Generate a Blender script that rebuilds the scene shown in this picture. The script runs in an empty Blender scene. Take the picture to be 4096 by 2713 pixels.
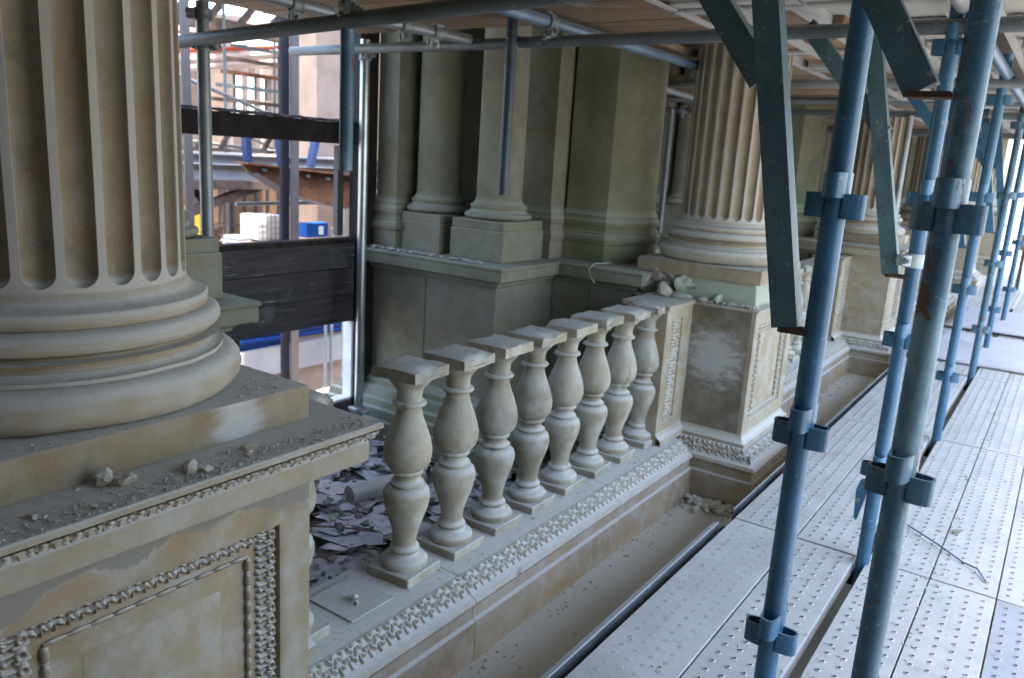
import bpy, bmesh, math, random
from mathutils import Vector, Matrix, noise
rnd = random.Random(7)
S = bpy.context.scene
C = S.collection
R = math.radians
PI = math.pi

# ------------------------------------------------------------------ camera
cam = bpy.data.cameras.new('camera')
camo = bpy.data.objects.new('camera', cam); C.objects.link(camo)
yaw, pit, rol = R(34.3976), R(12.8492), R(3.5531)
fw = Vector((-math.sin(yaw), math.cos(yaw), 0)); rt = Vector((math.cos(yaw), math.sin(yaw), 0)); up = Vector((0, 0, 1))
f2 = fw*math.cos(pit) - up*math.sin(pit); u2 = up*math.cos(pit) + fw*math.sin(pit)
r3 = rt*math.cos(rol) + u2*math.sin(rol); u3 = u2*math.cos(rol) - rt*math.sin(rol)
M = Matrix((r3, u3, -f2)).transposed().to_4x4(); M.translation = Vector((0, 0, 1.416))
camo.matrix_world = M
cam.sensor_width = 36; cam.lens = 28.0; cam.clip_start = .05; cam.clip_end = 4000
cam.dof.use_dof = True; cam.dof.focus_distance = 1.75; cam.dof.aperture_fstop = 5.6
S.camera = camo
# ------------------------------------------------------------------ world, sun, exposure
SUN_EL, SUN_AZ = R(79), R(95)          # azimuth measured clockwise from +Y: the sun stands over the open side
w = bpy.data.worlds.new('World'); S.world = w; w.use_nodes = True
nt = w.node_tree; nt.nodes.clear()
sky = nt.nodes.new('ShaderNodeTexSky'); sky.sky_type = 'NISHITA'; sky.sun_disc = False
sky.sun_elevation = SUN_EL; sky.sun_rotation = SUN_AZ
sky.air_density = 1.0; sky.dust_density = 2.6; sky.ozone_density = 1.0
bg = nt.nodes.new('ShaderNodeBackground'); bg.inputs[1].default_value = .15
wo = nt.nodes.new('ShaderNodeOutputWorld')
nt.links.new(sky.outputs[0], bg.inputs[0]); nt.links.new(bg.outputs[0], wo.inputs[0])
sl = bpy.data.lights.new('sun', 'SUN'); sl.energy = 2.2; sl.angle = R(.53); sl.color = (1, .93, .84)
so = bpy.data.objects.new('sun', sl); C.objects.link(so)
sd = Vector((math.sin(SUN_AZ)*math.cos(SUN_EL), math.cos(SUN_AZ)*math.cos(SUN_EL), math.sin(SUN_EL)))
so.rotation_euler = sd.to_track_quat('Z', 'Y').to_euler(); so.location = (3, -3, 9)
S.view_settings.view_transform = 'Standard'; S.view_settings.look = 'None'
S.view_settings.exposure = 3.35; S.view_settings.gamma = 1; S.view_settings.use_curve_mapping = False
S.render.engine = 'CYCLES'
S.cycles.max_bounces = 8; S.cycles.diffuse_bounces = 5

# ------------------------------------------------------------------ materials
def mat(name):
    m = bpy.data.materials.new(name); m.use_nodes = True
    nt = m.node_tree; b = nt.nodes['Principled BSDF']
    return m, nt, b
class N:
    """tiny node helper"""
    def __init__(s, nt):
        s.nt = nt
        tc = nt.nodes.new('ShaderNodeTexCoord'); oi = nt.nodes.new('ShaderNodeObjectInfo')
        a = nt.nodes.new('ShaderNodeVectorMath'); a.operation = 'SCALE'; a.inputs[0].default_value = (17.3, 9.1, 5.7)
        nt.links.new(oi.outputs['Random'], a.inputs['Scale'])
        b = nt.nodes.new('ShaderNodeVectorMath'); b.operation = 'ADD'
        nt.links.new(tc.outputs['Object'], b.inputs[0]); nt.links.new(a.outputs[0], b.inputs[1])
        s.co = b.outputs[0]; s.raw = tc.outputs['Object']; s.rand = oi.outputs['Random']
    def noise(s, scale, detail=5, rough=.55, stretch=None, dist=0, co=None):
        n = s.nt.nodes.new('ShaderNodeTexNoise'); n.inputs['Scale'].default_value = scale
        n.inputs['Detail'].default_value = detail; n.inputs['Roughness'].default_value = rough; n.inputs['Distortion'].default_value = dist
        v = co or s.co
        if stretch:
            m = s.nt.nodes.new('ShaderNodeMapping'); m.inputs['Scale'].default_value = stretch
            s.nt.links.new(v, m.inputs[0]); v = m.outputs[0]
        s.nt.links.new(v, n.inputs['Vector']); return n.outputs['Fac']
    def ramp(s, f, a, b, lo=0., hi=1.):
        n = s.nt.nodes.new('ShaderNodeMapRange'); n.interpolation_type = 'SMOOTHSTEP'
        n.inputs[1].default_value = a; n.inputs[2].default_value = b; n.inputs[3].default_value = lo; n.inputs[4].default_value = hi
        s.nt.links.new(f, n.inputs[0]); return n.outputs[0]
    def math(s, op, a, b=None):
        n = s.nt.nodes.new('ShaderNodeMath'); n.operation = op
        for i, v in enumerate((a, b)):
            if v is None: continue
            if isinstance(v, (int, float)): n.inputs[i].default_value = v
            else: s.nt.links.new(v, n.inputs[i])
        return n.outputs[0]
    def mix(s, f, a, b, mode='MIX'):
        n = s.nt.nodes.new('ShaderNodeMix'); n.data_type = 'RGBA'; n.blend_type = mode
        for sock, v in ((n.inputs[0], f), (n.inputs[6], a), (n.inputs[7], b)):
            if isinstance(v, (int, float)): sock.default_value = v
            elif isinstance(v, tuple): sock.default_value = (*v, 1)
            else: s.nt.links.new(v, sock)
        return n.outputs[2]
    def nz(s):
        g = s.nt.nodes.new('ShaderNodeNewGeometry'); x = s.nt.nodes.new('ShaderNodeSeparateXYZ')
        s.nt.links.new(g.outputs['Normal'], x.inputs[0]); return x.outputs[2]
    def axis(s, k, co=None):
        x = s.nt.nodes.new('ShaderNodeSeparateXYZ'); s.nt.links.new(co or s.raw, x.inputs[0]); return x.outputs[k]
    def bump(s, bsdf, f, strength, dist):
        n = s.nt.nodes.new('ShaderNodeBump'); n.inputs['Strength'].default_value = strength; n.inputs['Distance'].default_value = dist
        s.nt.links.new(f, n.inputs['Height']); s.nt.links.new(n.outputs[0], bsdf.inputs['Normal'])

DUST = (.44, .44, .42)
def stone(name, c1=(.27, .205, .12), c2=(.36, .29, .185), veil=.3, stain=.5, green=0., dust=DUST, dirt=.35, patch=None, rough_bump=.35, band=None, arris=0., streak=0., fillet=0.):
    c1 = tuple(x*k for x, k in zip(c1, (.79, .77, .71))); c2 = tuple(x*k for x, k in zip(c2, (.81, .79, .735))); dust = tuple(x*k for x, k in zip(dust, (.92, .91, .865)))
    m, nt, b = mat(name); n = N(nt)
    big = n.noise(2.3, 6, .6); mid = n.noise(11, 6, .62); fine = n.noise(170, 3, .6); grit = n.noise(55, 4, .7)
    col = n.mix(n.ramp(big, .32, .68), c1, c2)
    col = n.mix(n.math('MULTIPLY', n.ramp(n.noise(4.1, 7, .62, dist=.6), .55, .63), stain), col, (.36, .215, .10))
    col = n.mix(n.math('MULTIPLY', n.ramp(n.noise(5.3, 7, .65, dist=.8), .56, .66), dirt), col, (.13, .115, .09))
    col = n.mix(n.ramp(mid, .35, .75, 0, veil*1.6 if veil < .6 else 1.) if veil else 0., col, dust)
    if green:
        col = n.mix(n.math('MULTIPLY', n.ramp(n.noise(1.7, 3, .5), .38, .75), green), col, (.10, .14, .075))
    if patch:     # a limewash splash of its own shape: centre, radius
        v = nt.nodes.new('ShaderNodeVectorMath'); v.operation = 'DISTANCE'; v.inputs[1].default_value = patch[0]
        nt.links.new(n.raw, v.inputs[0])
        d = n.math('ADD', v.outputs['Value'], n.math('MULTIPLY', n.math('SUBTRACT', n.noise(14, 8, .75, co=n.raw, stretch=(1, .5, 2.2)), .5), patch[1]*2.2))
        col = n.mix(n.ramp(d, patch[1]*.35, patch[1]*1.25, .75, 0), col, (.47, .47, .45))
    if streak:    # run-off streaks and a tone of its own for each piece
        col = n.mix(n.math('MULTIPLY', n.ramp(n.noise(1, 5, .6, stretch=(26, 26, 2.2)), .52, .70), streak*.7), col, (.17, .15, .115))
        col = n.mix(n.math('MULTIPLY', n.ramp(n.noise(1, 4, .6, stretch=(34, 34, 4)), .58, .66), streak*.5), col, (.36, .27, .15))
        col = n.mix(1., col, n.mix(n.rand, (.80, .79, .77), (1.12, 1.1, 1.04)), 'MULTIPLY')
    if band:
        zz = n.math('ADD', n.axis(2), n.math('MULTIPLY', n.math('SUBTRACT', n.noise(7, 6, .6, stretch=(1, 1, .25), co=n.raw), .5), .16))
        col = n.mix(n.math('MULTIPLY', n.ramp(zz, band-.07, band-.03), n.math('MULTIPLY', n.ramp(zz, band-.01, band, .8, 0), n.ramp(n.noise(2.4, 3, co=n.raw), .45, .6))), col, (.29, .21, .13))
        col = n.mix(n.ramp(zz, band-.004, band+.004, 0, .85), col, (.205, .19, .155))
    if fillet:    # the fillets between the flutes are coloured paler
        v = nt.nodes.new('ShaderNodeVectorMath'); v.operation = 'MULTIPLY'; v.inputs[1].default_value = (1, 1, 0); nt.links.new(n.raw, v.inputs[0])
        l = nt.nodes.new('ShaderNodeVectorMath'); l.operation = 'LENGTH'; nt.links.new(v.outputs[0], l.inputs[0])
        r_ = n.math('ADD', n.math('ADD', l.outputs['Value'], n.math('MULTIPLY', n.axis(2), .002)), n.math('MULTIPLY', n.math('SUBTRACT', n.noise(30, 5, .7), .5), .003))
        col = n.mix(n.ramp(r_, .2500, .2530, 0, fillet), col, (.43, .42, .37))
        col = n.mix(n.ramp(n.noise(90, 6, .75), .58, .66, 0, .35), col, (.42, .39, .31))
    if arris:     # paler arrises
        g = nt.nodes.new('ShaderNodeNewGeometry')
        col = n.mix(n.math('MULTIPLY', n.ramp(g.outputs['Pointiness'], .512, .56), arris), col, (.41, .40, .35))
    top = n.math('MULTIPLY', n.ramp(n.nz(), .12, .75), n.ramp(grit, .25, .55, .55, 1.))
    col = n.mix(top, col, tuple(min(.6, x*1.16) for x in dust))
    col = n.mix(n.ramp(fine, .3, .7, .0, .35), col, (.5, .5, .5), 'OVERLAY')
    col = n.mix(n.ramp(n.noise(230, 2, .5), .66, .74, 0, .22), col, (.45, .42, .35))
    nt.links.new(col, b.inputs['Base Color']); b.inputs['Roughness'].default_value = .95
    b.inputs['Specular IOR Level'].default_value = .2
    h = n.math('ADD', n.math('MULTIPLY', fine, .25), n.math('ADD', n.math('MULTIPLY', grit, .5), n.math('MULTIPLY', mid, .8)))
    n.bump(b, h, rough_bump, .004)
    return m
def paint(name, c, rust=.2, wear=.2, dust=.2, rough=.42, metal=.0, wearc=(.33, .42, .44)):
    m, nt, b = mat(name); n = N(nt)
    col = n.mix(n.ramp(n.noise(6, 4), .3, .7), tuple(x*.8 for x in c), tuple(min(1, x*1.2) for x in c))
    col = n.mix(n.ramp(n.noise(9, 7, .7, stretch=(1, 1, .35)), .62-.25*wear, .70-.1*wear, 0, min(.85, wear*1.4)), col, wearc)
    rf = n.ramp(n.noise(16, 8, .72, stretch=(1, 1, .45), dist=.5), .70-.2*rust, .74-.2*rust, 0, .9)
    col = n.mix(rf, col, (.13, .055, .022))
    col = n.mix(n.ramp(n.noise(120, 4, .6), .56, .72, 0, dust), col, DUST)
    col = n.mix(n.ramp(n.noise(38, 5, .7), .63, .67, 0, min(.7, dust*2.6)), col, (.36, .38, .36))
    col = n.mix(n.ramp(n.noise(1, 6, .7, stretch=(160, 160, 7)), .62, .70, 0, .45), col, tuple(x*.45 for x in c))
    col = n.mix(n.ramp(n.nz(), .3, .9, 0, min(1, dust*2.2)), col, DUST)
    nt.links.new(col, b.inputs['Base Color'])
    nt.links.new(n.math('ADD', n.math('MULTIPLY', rf, .4), rough), b.inputs['Roughness']); b.inputs['Metallic'].default_value = metal
    n.bump(b, n.math('ADD', n.noise(70, 5, .6), n.math('MULTIPLY', rf, .6)), .12, .002)
    return m
def plain(name, c, rough=.8, var=.25, scale=6, metal=0., bump=.1, stretch=None):
    m, nt, b = mat(name); n = N(nt)
    f = n.noise(scale, 6, .62, stretch=stretch)
    col = n.mix(n.ramp(f, .3, .7), tuple(x*(1-var) for x in c), tuple(min(1, x*(1+var)) for x in c))
    nt.links.new(col, b.inputs['Base Color']); b.inputs['Roughness'].default_value = rough; b.inputs['Metallic'].default_value = metal
    b.inputs['Specular IOR Level'].default_value = .5 if rough < .4 else .12
    if bump: n.bump(b, n.noise(scale*8, 4, .6, stretch=stretch), bump, .004)
    return m
def wood(name, c1, c2, ax=0):
    m, nt, b = mat(name); n = N(nt)
    st = [38, 38, 38]; st[ax] = 1.6
    g = n.noise(1, 6, .65, stretch=tuple(st), dist=.4); lf = n.noise(1.3, 3)
    col = n.mix(n.ramp(g, .35, .65), c1, c2)
    tone = n.mix(n.rand, (.55, .52, .5), (1.35, 1.2, 1.0))
    col = n.mix(1., col, tone, 'MULTIPLY')
    col = n.mix(n.ramp(n.noise(5, 6, .65), .55, .7, 0, .5), col, (.30, .28, .25))
    nt.links.new(col, b.inputs['Base Color']); b.inputs['Roughness'].default_value = .85
    n.bump(b, g, .3, .004)
    return m
def board_black():
    m, nt, b = mat('weathered_black_board'); n = N(nt)
    g = n.noise(1, 7, .7, stretch=(30, 2.2, 34), dist=.3)
    col = n.mix(n.ramp(g, .35, .65), (.024, .020, .021), (.050, .042, .042))
    col = n.mix(n.ramp(n.noise(1, 8, .75, stretch=(40, 3.0, 70)), .60, .66, 0, .8), col, (.36, .35, .35))
    col = n.mix(n.ramp(n.noise(3.2, 5, .6), .52, .75, 0, .45), col, (.20, .205, .21))
    nt.links.new(col, b.inputs['Base Color']); b.inputs['Roughness'].default_value = .7
    n.bump(b, g, .5, .006)
    return m
def deckmetal(name, c, grime=.3):
    m, nt, b = mat(name); n = N(nt)
    col = n.mix(n.ramp(n.noise(5, 6, .6), .35, .7), tuple(x*.86 for x in c), c)
    col = n.mix(n.ramp(n.noise(2.6, 7, .7, dist=.4), .50, .72, 0, .55), col, (.33, .31, .315))
    col = n.mix(n.ramp(n.noise(28, 6, .7), .54, .72, 0, grime), col, (.17, .17, .17))
    col = n.mix(n.ramp(n.noise(150, 3, .6), .62, .72, 0, .5), col, (.16, .16, .155))
    nt.links.new(col, b.inputs['Base Color']); b.inputs['Roughness'].default_value = .8; b.inputs['Specular IOR Level'].default_value = .2
    n.bump(b, n.noise(90, 5, .65), .18, .002)
    return m

M_TAN = stone('column_sandstone', (.31, .245, .145), (.40, .33, .215), veil=.26, stain=.12, dirt=.5, arris=.8)
M_SHAFT = stone('fluted_shaft_sandstone', (.27, .215, .14), (.345, .29, .20), veil=.16, stain=.12, dirt=.5, fillet=.8)
M_PLTH = stone('column_plinth_stone', (.27, .215, .132), (.335, .275, .18), veil=.2, stain=.15, dirt=.5, patch=((.354, .17, .036), .06))
M_PED = stone('pedestal_sandstone', (.30, .235, .145), (.37, .315, .22), veil=.42, stain=.25, dirt=.3, band=.672)
M_SLAB = stone('dusty_cornice_stone', (.34, .29, .2), (.39, .345, .26), veil=.35, stain=.15, dirt=.2)
M_CARVE = stone('carved_stone', (.27, .215, .14), (.35, .29, .2), veil=.15, stain=.25, dirt=.3, rough_bump=.2)
M_BAL = stone('dusty_baluster_stone', (.30, .27, .205), (.37, .345, .275), veil=.6, stain=.2, dirt=.3, streak=.7)
M_PLI = stone('plinth_stone', (.33, .27, .185), (.40, .345, .25), veil=.36, stain=.45, dirt=.25)
M_PIER_SHADE = stone('pier_stone_shade', (.165, .145, .105), (.215, .19, .14), veil=.16, stain=.2, dirt=.3, patch=((-1.47, 4.08, .42), .17))  # dark tone puts the shade of the pier's near side into its colour
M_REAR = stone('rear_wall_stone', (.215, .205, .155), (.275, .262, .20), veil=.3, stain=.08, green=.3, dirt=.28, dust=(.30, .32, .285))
M_GUT = stone('gutter_stone', (.42, .41, .38), (.48, .475, .45), veil=.5, stain=.03, dirt=.25, dust=(.52, .52, .50))
M_MORT = stone('pale_green_mortar', (.34, .39, .31), (.43, .48, .40), veil=.2, stain=.02, dirt=.08, dust=(.42, .46, .40), rough_bump=.8)
M_RUB = stone('broken_stone', (.30, .27, .21), (.42, .40, .34), veil=.3, stain=.1, dirt=.05, rough_bump=.6)
M_CHIP = stone('fresh_stone_chip', (.40, .36, .27), (.50, .47, .38), veil=.15, stain=.05, dirt=.05, dust=(.44, .43, .39), rough_bump=.5)
M_BRICK = stone('broken_brick', (.20, .125, .10), (.27, .20, .17), veil=.5, stain=0., dirt=.1)
M_BLUE = paint('blue_tube_paint', (.030, .108, .185), rust=.10, wear=.06, dust=.12, rough=.4)
M_BLUER = paint('worn_blue_tube_paint', (.042, .115, .170), rust=.64, wear=.55, dust=.16, rough=.45, wearc=(.20, .32, .34))
M_TEAL = paint('teal_bracket_paint', (.056, .115, .128), rust=.45, wear=.30, dust=.2, rough=.5, wearc=(.13, .19, .20))
M_GALV = paint('galvanised_tube', (.23, .255, .26), rust=.06, wear=.25, dust=.3, rough=.42, metal=.35, wearc=(.34, .36, .36))
M_GALVD = paint('dull_galvanised_tube', (.105, .125, .13), rust=.12, wear=.2, dust=.25, rough=.5, metal=.25, wearc=(.2, .22, .22))
M_BLUEG = paint('dusty_blue_grey_tube', (.10, .165, .22), rust=.05, wear=.3, dust=.3, rough=.45, metal=.2)
M_SLATE = paint('slate_blue_tube', (.03, .05, .068), rust=.1, wear=.08, dust=.15, rough=.5, metal=.1)
M_POLE = paint('bright_galvanised_pole', (.36, .40, .41), rust=.02, wear=.1, dust=.12, rough=.25, metal=.75)
M_COUP = paint('coupler_steel', (.20, .225, .215), rust=.12, wear=.2, dust=.4, rough=.5, metal=.3)
M_COUPW = paint('dusty_coupler_steel', (.38, .43, .40), rust=.05, wear=.2, dust=.5, rough=.6, metal=.1)
M_DECK = deckmetal('dusty_steel_plank', (.475, .48, .45), .45)
M_DECK2 = deckmetal('blue_grey_steel_plank', (.33, .36, .375), .5)
M_SOFF = deckmetal('plank_underside', (.40, .42, .40), .35)
M_HOLE = plain('grip_hole_shade', (.03, .032, .036), .9, .2)  # near-black cup floor paints in the darkness of a hole
M_RUSTJ = plain('rusty_steel', (.075, .045, .03), .85, .45, 14)
M_BOARD = wood('scaffold_board_wood', (.155, .115, .075), (.26, .20, .14), 0)
M_HOARD = board_black()
M_DARK = plain('dark_frame_paint', (.022, .018, .017), .6, .35, 12)
M_FELT = plain('rough_dark_timber', (.035, .030, .027), .95, .4, 16, bump=.6)
M_INFILL = plain('brown_infill_board', (.13, .09, .07), .9, .35, 2.5)
M_WHITE = plain('white_reveal_paint', (.62, .62, .62), .7, .12, 9)
M_GREYST = plain('grey_steel', (.085, .076, .075), .55, .12, 3)
M_NAVY = plain('navy_steel', (.012, .012, .018), .5, .2, 3)
M_BEAMW = plain('primed_white_beam', (.34, .33, .325), .6, .1, 3)
M_BEAMG = plain('dark_brown_steel', (.10, .072, .058), .7, .3, 5)
M_RUST = plain('rusted_plate_steel', (.13, .058, .03), .85, .5, 3.5, bump=.3)
M_PROP = plain('blue_prop_paint', (.03, .045, .11), .5, .2, 5)
M_CONC = plain('warm_concrete', (.29, .215, .17), .9, .15, 3)
M_PLY = plain('brown_ply', (.22, .145, .095), .85, .2, 4)
M_SHEETB = plain('blue_sheeting', (.012, .05, .2), .5, .15, 5)
M_TOTE = plain('white_tank_plastic', (.72, .70, .68), .4, .06, 5)
M_CAGE = plain('tank_cage_steel', (.20, .22, .23), .5, .1, 5)
M_BOXB = plain('blue_plastic', (.01, .07, .26), .5, .15, 5)
M_RED = plain('red_pipe_paint', (.45, .06, .03), .5, .2, 5)
M_YEL = plain('yellow_paint', (.62, .36, .03), .5, .1, 5)
M_SLABC = plain('pale_concrete_slab', (.52, .42, .36), .9, .08, 2)
M_PAPER = plain('white_sheet', (.45, .45, .47), .8, .05, 3)
M_GLASS = plain('dusty_glass', (.60, .60, .64), .16, .18, 8, bump=.05)
M_GLEDGE = plain('green_glass_edge', (.05, .12, .09), .15, .3, 8, bump=0)
M_SOIL = stone('debris_floor', (.07, .06, .05), (.14, .12, .10), veil=.1, stain=.3, dirt=.6, dust=(.24, .235, .235), rough_bump=.9)
M_GROUND = plain('ground_gravel', (.20, .195, .19), .95, .2, .6)
M_CABLE = plain('cable_rubber', (.20, .15, .135), .7, .2, 8)
M_HOSE = plain('grey_hose', (.24, .22, .26), .6, .15, 8)
M_WIRE = plain('pale_wire', (.50, .55, .48), .7, .1, 8)
M_BLOCKER = plain('blocker_concrete', (.28, .27, .25), .9, .15, 1.5)  # for the added slab and back panel that block light

# ------------------------------------------------------------------ mesh helpers
class MB:
    def __init__(s): s.bm = bmesh.new(); s.mi = 0
    def _f(s, vs):
        try:
            f = s.bm.faces.new(vs); f.material_index = s.mi; return f
        except ValueError: return None
    def box(s, x0, x1, y0, y1, z0, z1, bev=0., seg=1):
        t = bmesh.new()
        v = [t.verts.new(p) for p in ((x0,y0,z0),(x1,y0,z0),(x1,y1,z0),(x0,y1,z0),(x0,y0,z1),(x1,y0,z1),(x1,y1,z1),(x0,y1,z1))]
        for q in ((0,3,2,1),(4,5,6,7),(0,1,5,4),(1,2,6,5),(2,3,7,6),(3,0,4,7)): t.faces.new([v[i] for i in q])
        if bev: bmesh.ops.bevel(t, geom=t.edges[:], offset=bev, segments=seg, affect='EDGES', profile=.6)
        s.merge(t); return s
    def merge(s, t, mtx=None):
        mp = {}
        for v in t.verts: mp[v] = s.bm.verts.new(mtx @ v.co if mtx else v.co)
        for f in t.faces: s._f([mp[v] for v in f.verts])
        t.free()
    def obox(s, p0, p1, wd, ht, upv=(0, 0, 1), bev=0.):
        """bar of section wd x ht from p0 to p1"""
        p0 = Vector(p0); p1 = Vector(p1); d = p1-p0; L = d.length; d.normalize(); u = Vector(upv)
        sx = d.cross(u).normalized(); u = sx.cross(d).normalized()
        t = MB(); t.box(-wd/2, wd/2, 0, L, -ht/2, ht/2, bev)
        m = Matrix((sx, d, u)).transposed().to_4x4(); m.translation = p0
        s.merge(t.bm, m); return s
    def tube(s, p0, p1, r, n=16, r2=None, caps=True):
        p0 = Vector(p0); p1 = Vector(p1); d = (p1-p0).normalized(); q = d.to_track_quat('Z', 'Y'); r2 = r if r2 is None else r2
        a = []; b = []
        for i in range(n):
            c = q @ Vector((math.cos(2*PI*i/n), math.sin(2*PI*i/n), 0))
            a.append(s.bm.verts.new(p0+c*r)); b.append(s.bm.verts.new(p1+c*r2))
        for i in range(n): s._f((a[i], a[(i+1) % n], b[(i+1) % n], b[i]))
        if caps: s._f(a[::-1]); s._f(b)
        return s
    def path(s, pts, r, n=8):
        pts = [Vector(p) for p in pts]; rings = []
        for i, p in enumerate(pts):
            d = (pts[min(i+1, len(pts)-1)]-pts[max(i-1, 0)]).normalized(); q = d.to_track_quat('Z', 'Y')
            rings.append([s.bm.verts.new(p+q @ Vector((math.cos(2*PI*k/n)*r, math.sin(2*PI*k/n)*r, 0))) for k in range(n)])
        for a, b in zip(rings, rings[1:]):
            for k in range(n): s._f((a[k], a[(k+1) % n], b[(k+1) % n], b[k]))
        s._f(rings[0][::-1]); s._f(rings[-1]); return s
    def lathe(s, prof, n=32, cx=0, cy=0, a0=0., a1=2*PI, cap=True):
        full = abs(a1-a0-2*PI) < 1e-6; m = n if full else n+1; rings = []
        for r, z in prof:
            rings.append([s.bm.verts.new((cx+r*math.cos(a0+(a1-a0)*i/n), cy+r*math.sin(a0+(a1-a0)*i/n), z)) for i in range(m)])
        for a, b in zip(rings, rings[1:]):
            for i in range(n): s._f((a[i], a[(i+1) % m], b[(i+1) % m], b[i]))
        if cap and full: s._f(rings[0][::-1]); s._f(rings[-1])
        return s
    def sweep(s, poly, prof, closed=True, cap=True):
        """profile (offset, z) run round a plan polygon (counter-clockwise) with mitred corners"""
        n = len(poly); offs = []
        for i in range(n):
            p = Vector(poly[i]); a = Vector(poly[i-1]); b = Vector(poly[(i+1) % n])
            d1 = (p-a).normalized() if (closed or i > 0) else None; d2 = (b-p).normalized() if (closed or i < n-1) else None
            n1 = Vector((d1.y, -d1.x)) if d1 else None; n2 = Vector((d2.y, -d2.x)) if d2 else None
            if n1 is None: offs.append(n2)
            elif n2 is None: offs.append(n1)
            else:
                m = (n1+n2); m /= max(.2, (1+n1.dot(n2))); offs.append(m)
        rings = [[s.bm.verts.new((poly[i][0]+offs[i].x*o, poly[i][1]+offs[i].y*o, z)) for i in range(n)] for o, z in prof]
        for a, b in zip(rings, rings[1:]):
            for i in range(n if closed else n-1): s._f((a[i], a[(i+1) % n], b[(i+1) % n], b[i]))
        if cap and closed: s._f(rings[0][::-1]); s._f(rings[-1])
        return s
    def extrude(s, poly, axis, a, b):
        """closed 2-D polygon extruded along an axis: axis 'y' -> (x,z), 'x' -> (y,z), 'z' -> (x,y)"""
        def P(u, v, t): return {'y': (u, t, v), 'x': (t, u, v), 'z': (u, v, t)}[axis]
        A = [s.bm.verts.new(P(u, v, a)) for u, v in poly]; B = [s.bm.verts.new(P(u, v, b)) for u, v in poly]; n = len(poly)
        for i in range(n): s._f((A[i], A[(i+1) % n], B[(i+1) % n], B[i]))
        s._f(A[::-1]); s._f(B); return s
    def grid(s, f, nu, nv):
        """f(u,v)->point over the unit square"""
        g = [[s.bm.verts.new(f(i/nu, j/nv)) for j in range(nv+1)] for i in range(nu+1)]
        for i in range(nu):
            for j in range(nv): s._f((g[i][j], g[i+1][j], g[i+1][j+1], g[i][j+1]))
        return s
    def rock(s, c, r, sq=(1, 1, 1), seed=0, sub=1, flat=.0, ang=0.):
        t = bmesh.new(); bmesh.ops.create_icosphere(t, subdivisions=sub, radius=1)
        rr = random.Random(seed); off = Vector((rr.random()*50, rr.random()*50, rr.random()*50))
        rz = Matrix.Rotation(ang or rr.random()*6.28, 3, 'Z') @ Matrix.Rotation(rr.uniform(-.5, .5), 3, 'X')
        cuts = [(Vector((rr.gauss(0, 1), rr.gauss(0, 1), rr.gauss(0, 1))).normalized(), rr.uniform(.45, .85)) for _ in range(9)] if sub > 1 else []
        for v in t.verts:
            for cn, cd in cuts:
                d = v.co.dot(cn)-cd
                if d > 0: v.co -= cn*d
            k = 1+(.25 if sub > 1 else .75)*(noise.noise(v.co*1.1+off))+.25*noise.noise(v.co*3+off)
            v.co = rz @ Vector((v.co.x*sq[0]*k*r, v.co.y*sq[1]*k*r, v.co.z*sq[2]*k*r))
        zmin = min(v.co.z for v in t.verts)
        for v in t.verts: v.co += Vector((c[0], c[1], c[2]-zmin*(1-flat)))
        s.merge(t); return s
    def done(s, name, mats, parent=None, smooth=30, world=True):
        s.bm.normal_update()
        bmesh.ops.recalc_face_normals(s.bm, faces=s.bm.faces[:])
        me = bpy.data.meshes.new(name); s.bm.to_mesh(me); s.bm.free()
        for m in (mats if isinstance(mats, (list, tuple)) else [mats]): me.materials.append(m)
        if smooth:
            me.polygons.foreach_set('use_smooth', [True]*len(me.polygons)); me.set_sharp_from_angle(angle=R(smooth))
        o = bpy.data.objects.new(name, me); C.objects.link(o)
        if parent is not None:
            o.parent = parent
            if world: o.location = -parent.location
        return o
def tag(o, label=None, cat=None, group=None, kind=None):
    if label: o['label'] = label
    if cat: o['category'] = cat
    if group: o['group'] = group
    if kind: o['kind'] = kind
    return o
def thing(name, label, cat, loc=(0, 0, 0), group=None):
    o = bpy.data.objects.new(name, None); C.objects.link(o); o.location = loc; o.empty_display_size = .1
    return tag(o, label, cat, group)
KIDS = {}
def copy_tree(o, parent=None):
    c = o.copy(); C.objects.link(c); c.parent = parent
    for ch in [x for x in bpy.data.objects if x.parent == o]: copy_tree(ch, c)
    return c
def dup(o, loc, label, group=None):
    c = copy_tree(o); c.location = loc; c['label'] = label
    if group: c['group'] = group
    return c
def single(mb, name, mats, label, cat, group=None, base=None, smooth=30):
    o = mb.done(name, mats, None, smooth); return tag(o, label, cat, group)

# ------------------------------------------------------------------ setting: ground, gutter, floors
XC, A, PITCH, Y0 = -1.622, .354, 3.696, .748
YK = [Y0+PITCH*k for k in range(6)]
GZ = -.335
mb = MB(); mb.box(-900, 900, -900, 900, -4.7, -4.5); tag(mb.done('ground', M_GROUND, None, 0), kind='structure')
mb = MB(); mb.grid(lambda u, v: (-2.0+u*1.55, -1.5+v*22, GZ+.006*noise.noise(Vector((u*9, v*90, 1)))), 24, 200)
mb.box(-2.0, -.45, -1.5, 20.5, -1.2, GZ-.02)
tag(mb.done('gutter_floor', M_GUT, None, 40), kind='structure')
mb = MB(); mb.grid(lambda u, v: (-4.4+u*2.6, -1.+v*21, -.37+.03*noise.noise(Vector((u*14, v*70, 3)))), 50, 240)
mb.box(-4.4, -1.85, -1.0, 20.0, -.8, -.42)
tag(mb.done('loggia_floor', M_SOIL, None, 40), kind='structure')
mb = MB(); mb.box(-3.6, .95, -2.0, 20.5, 2.42, 2.6); tag(mb.done('overhead_sun_blocker', M_BLOCKER, None, 0), kind='structure')  # added overhead slab, sized to keep the sun off the walkway
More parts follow.
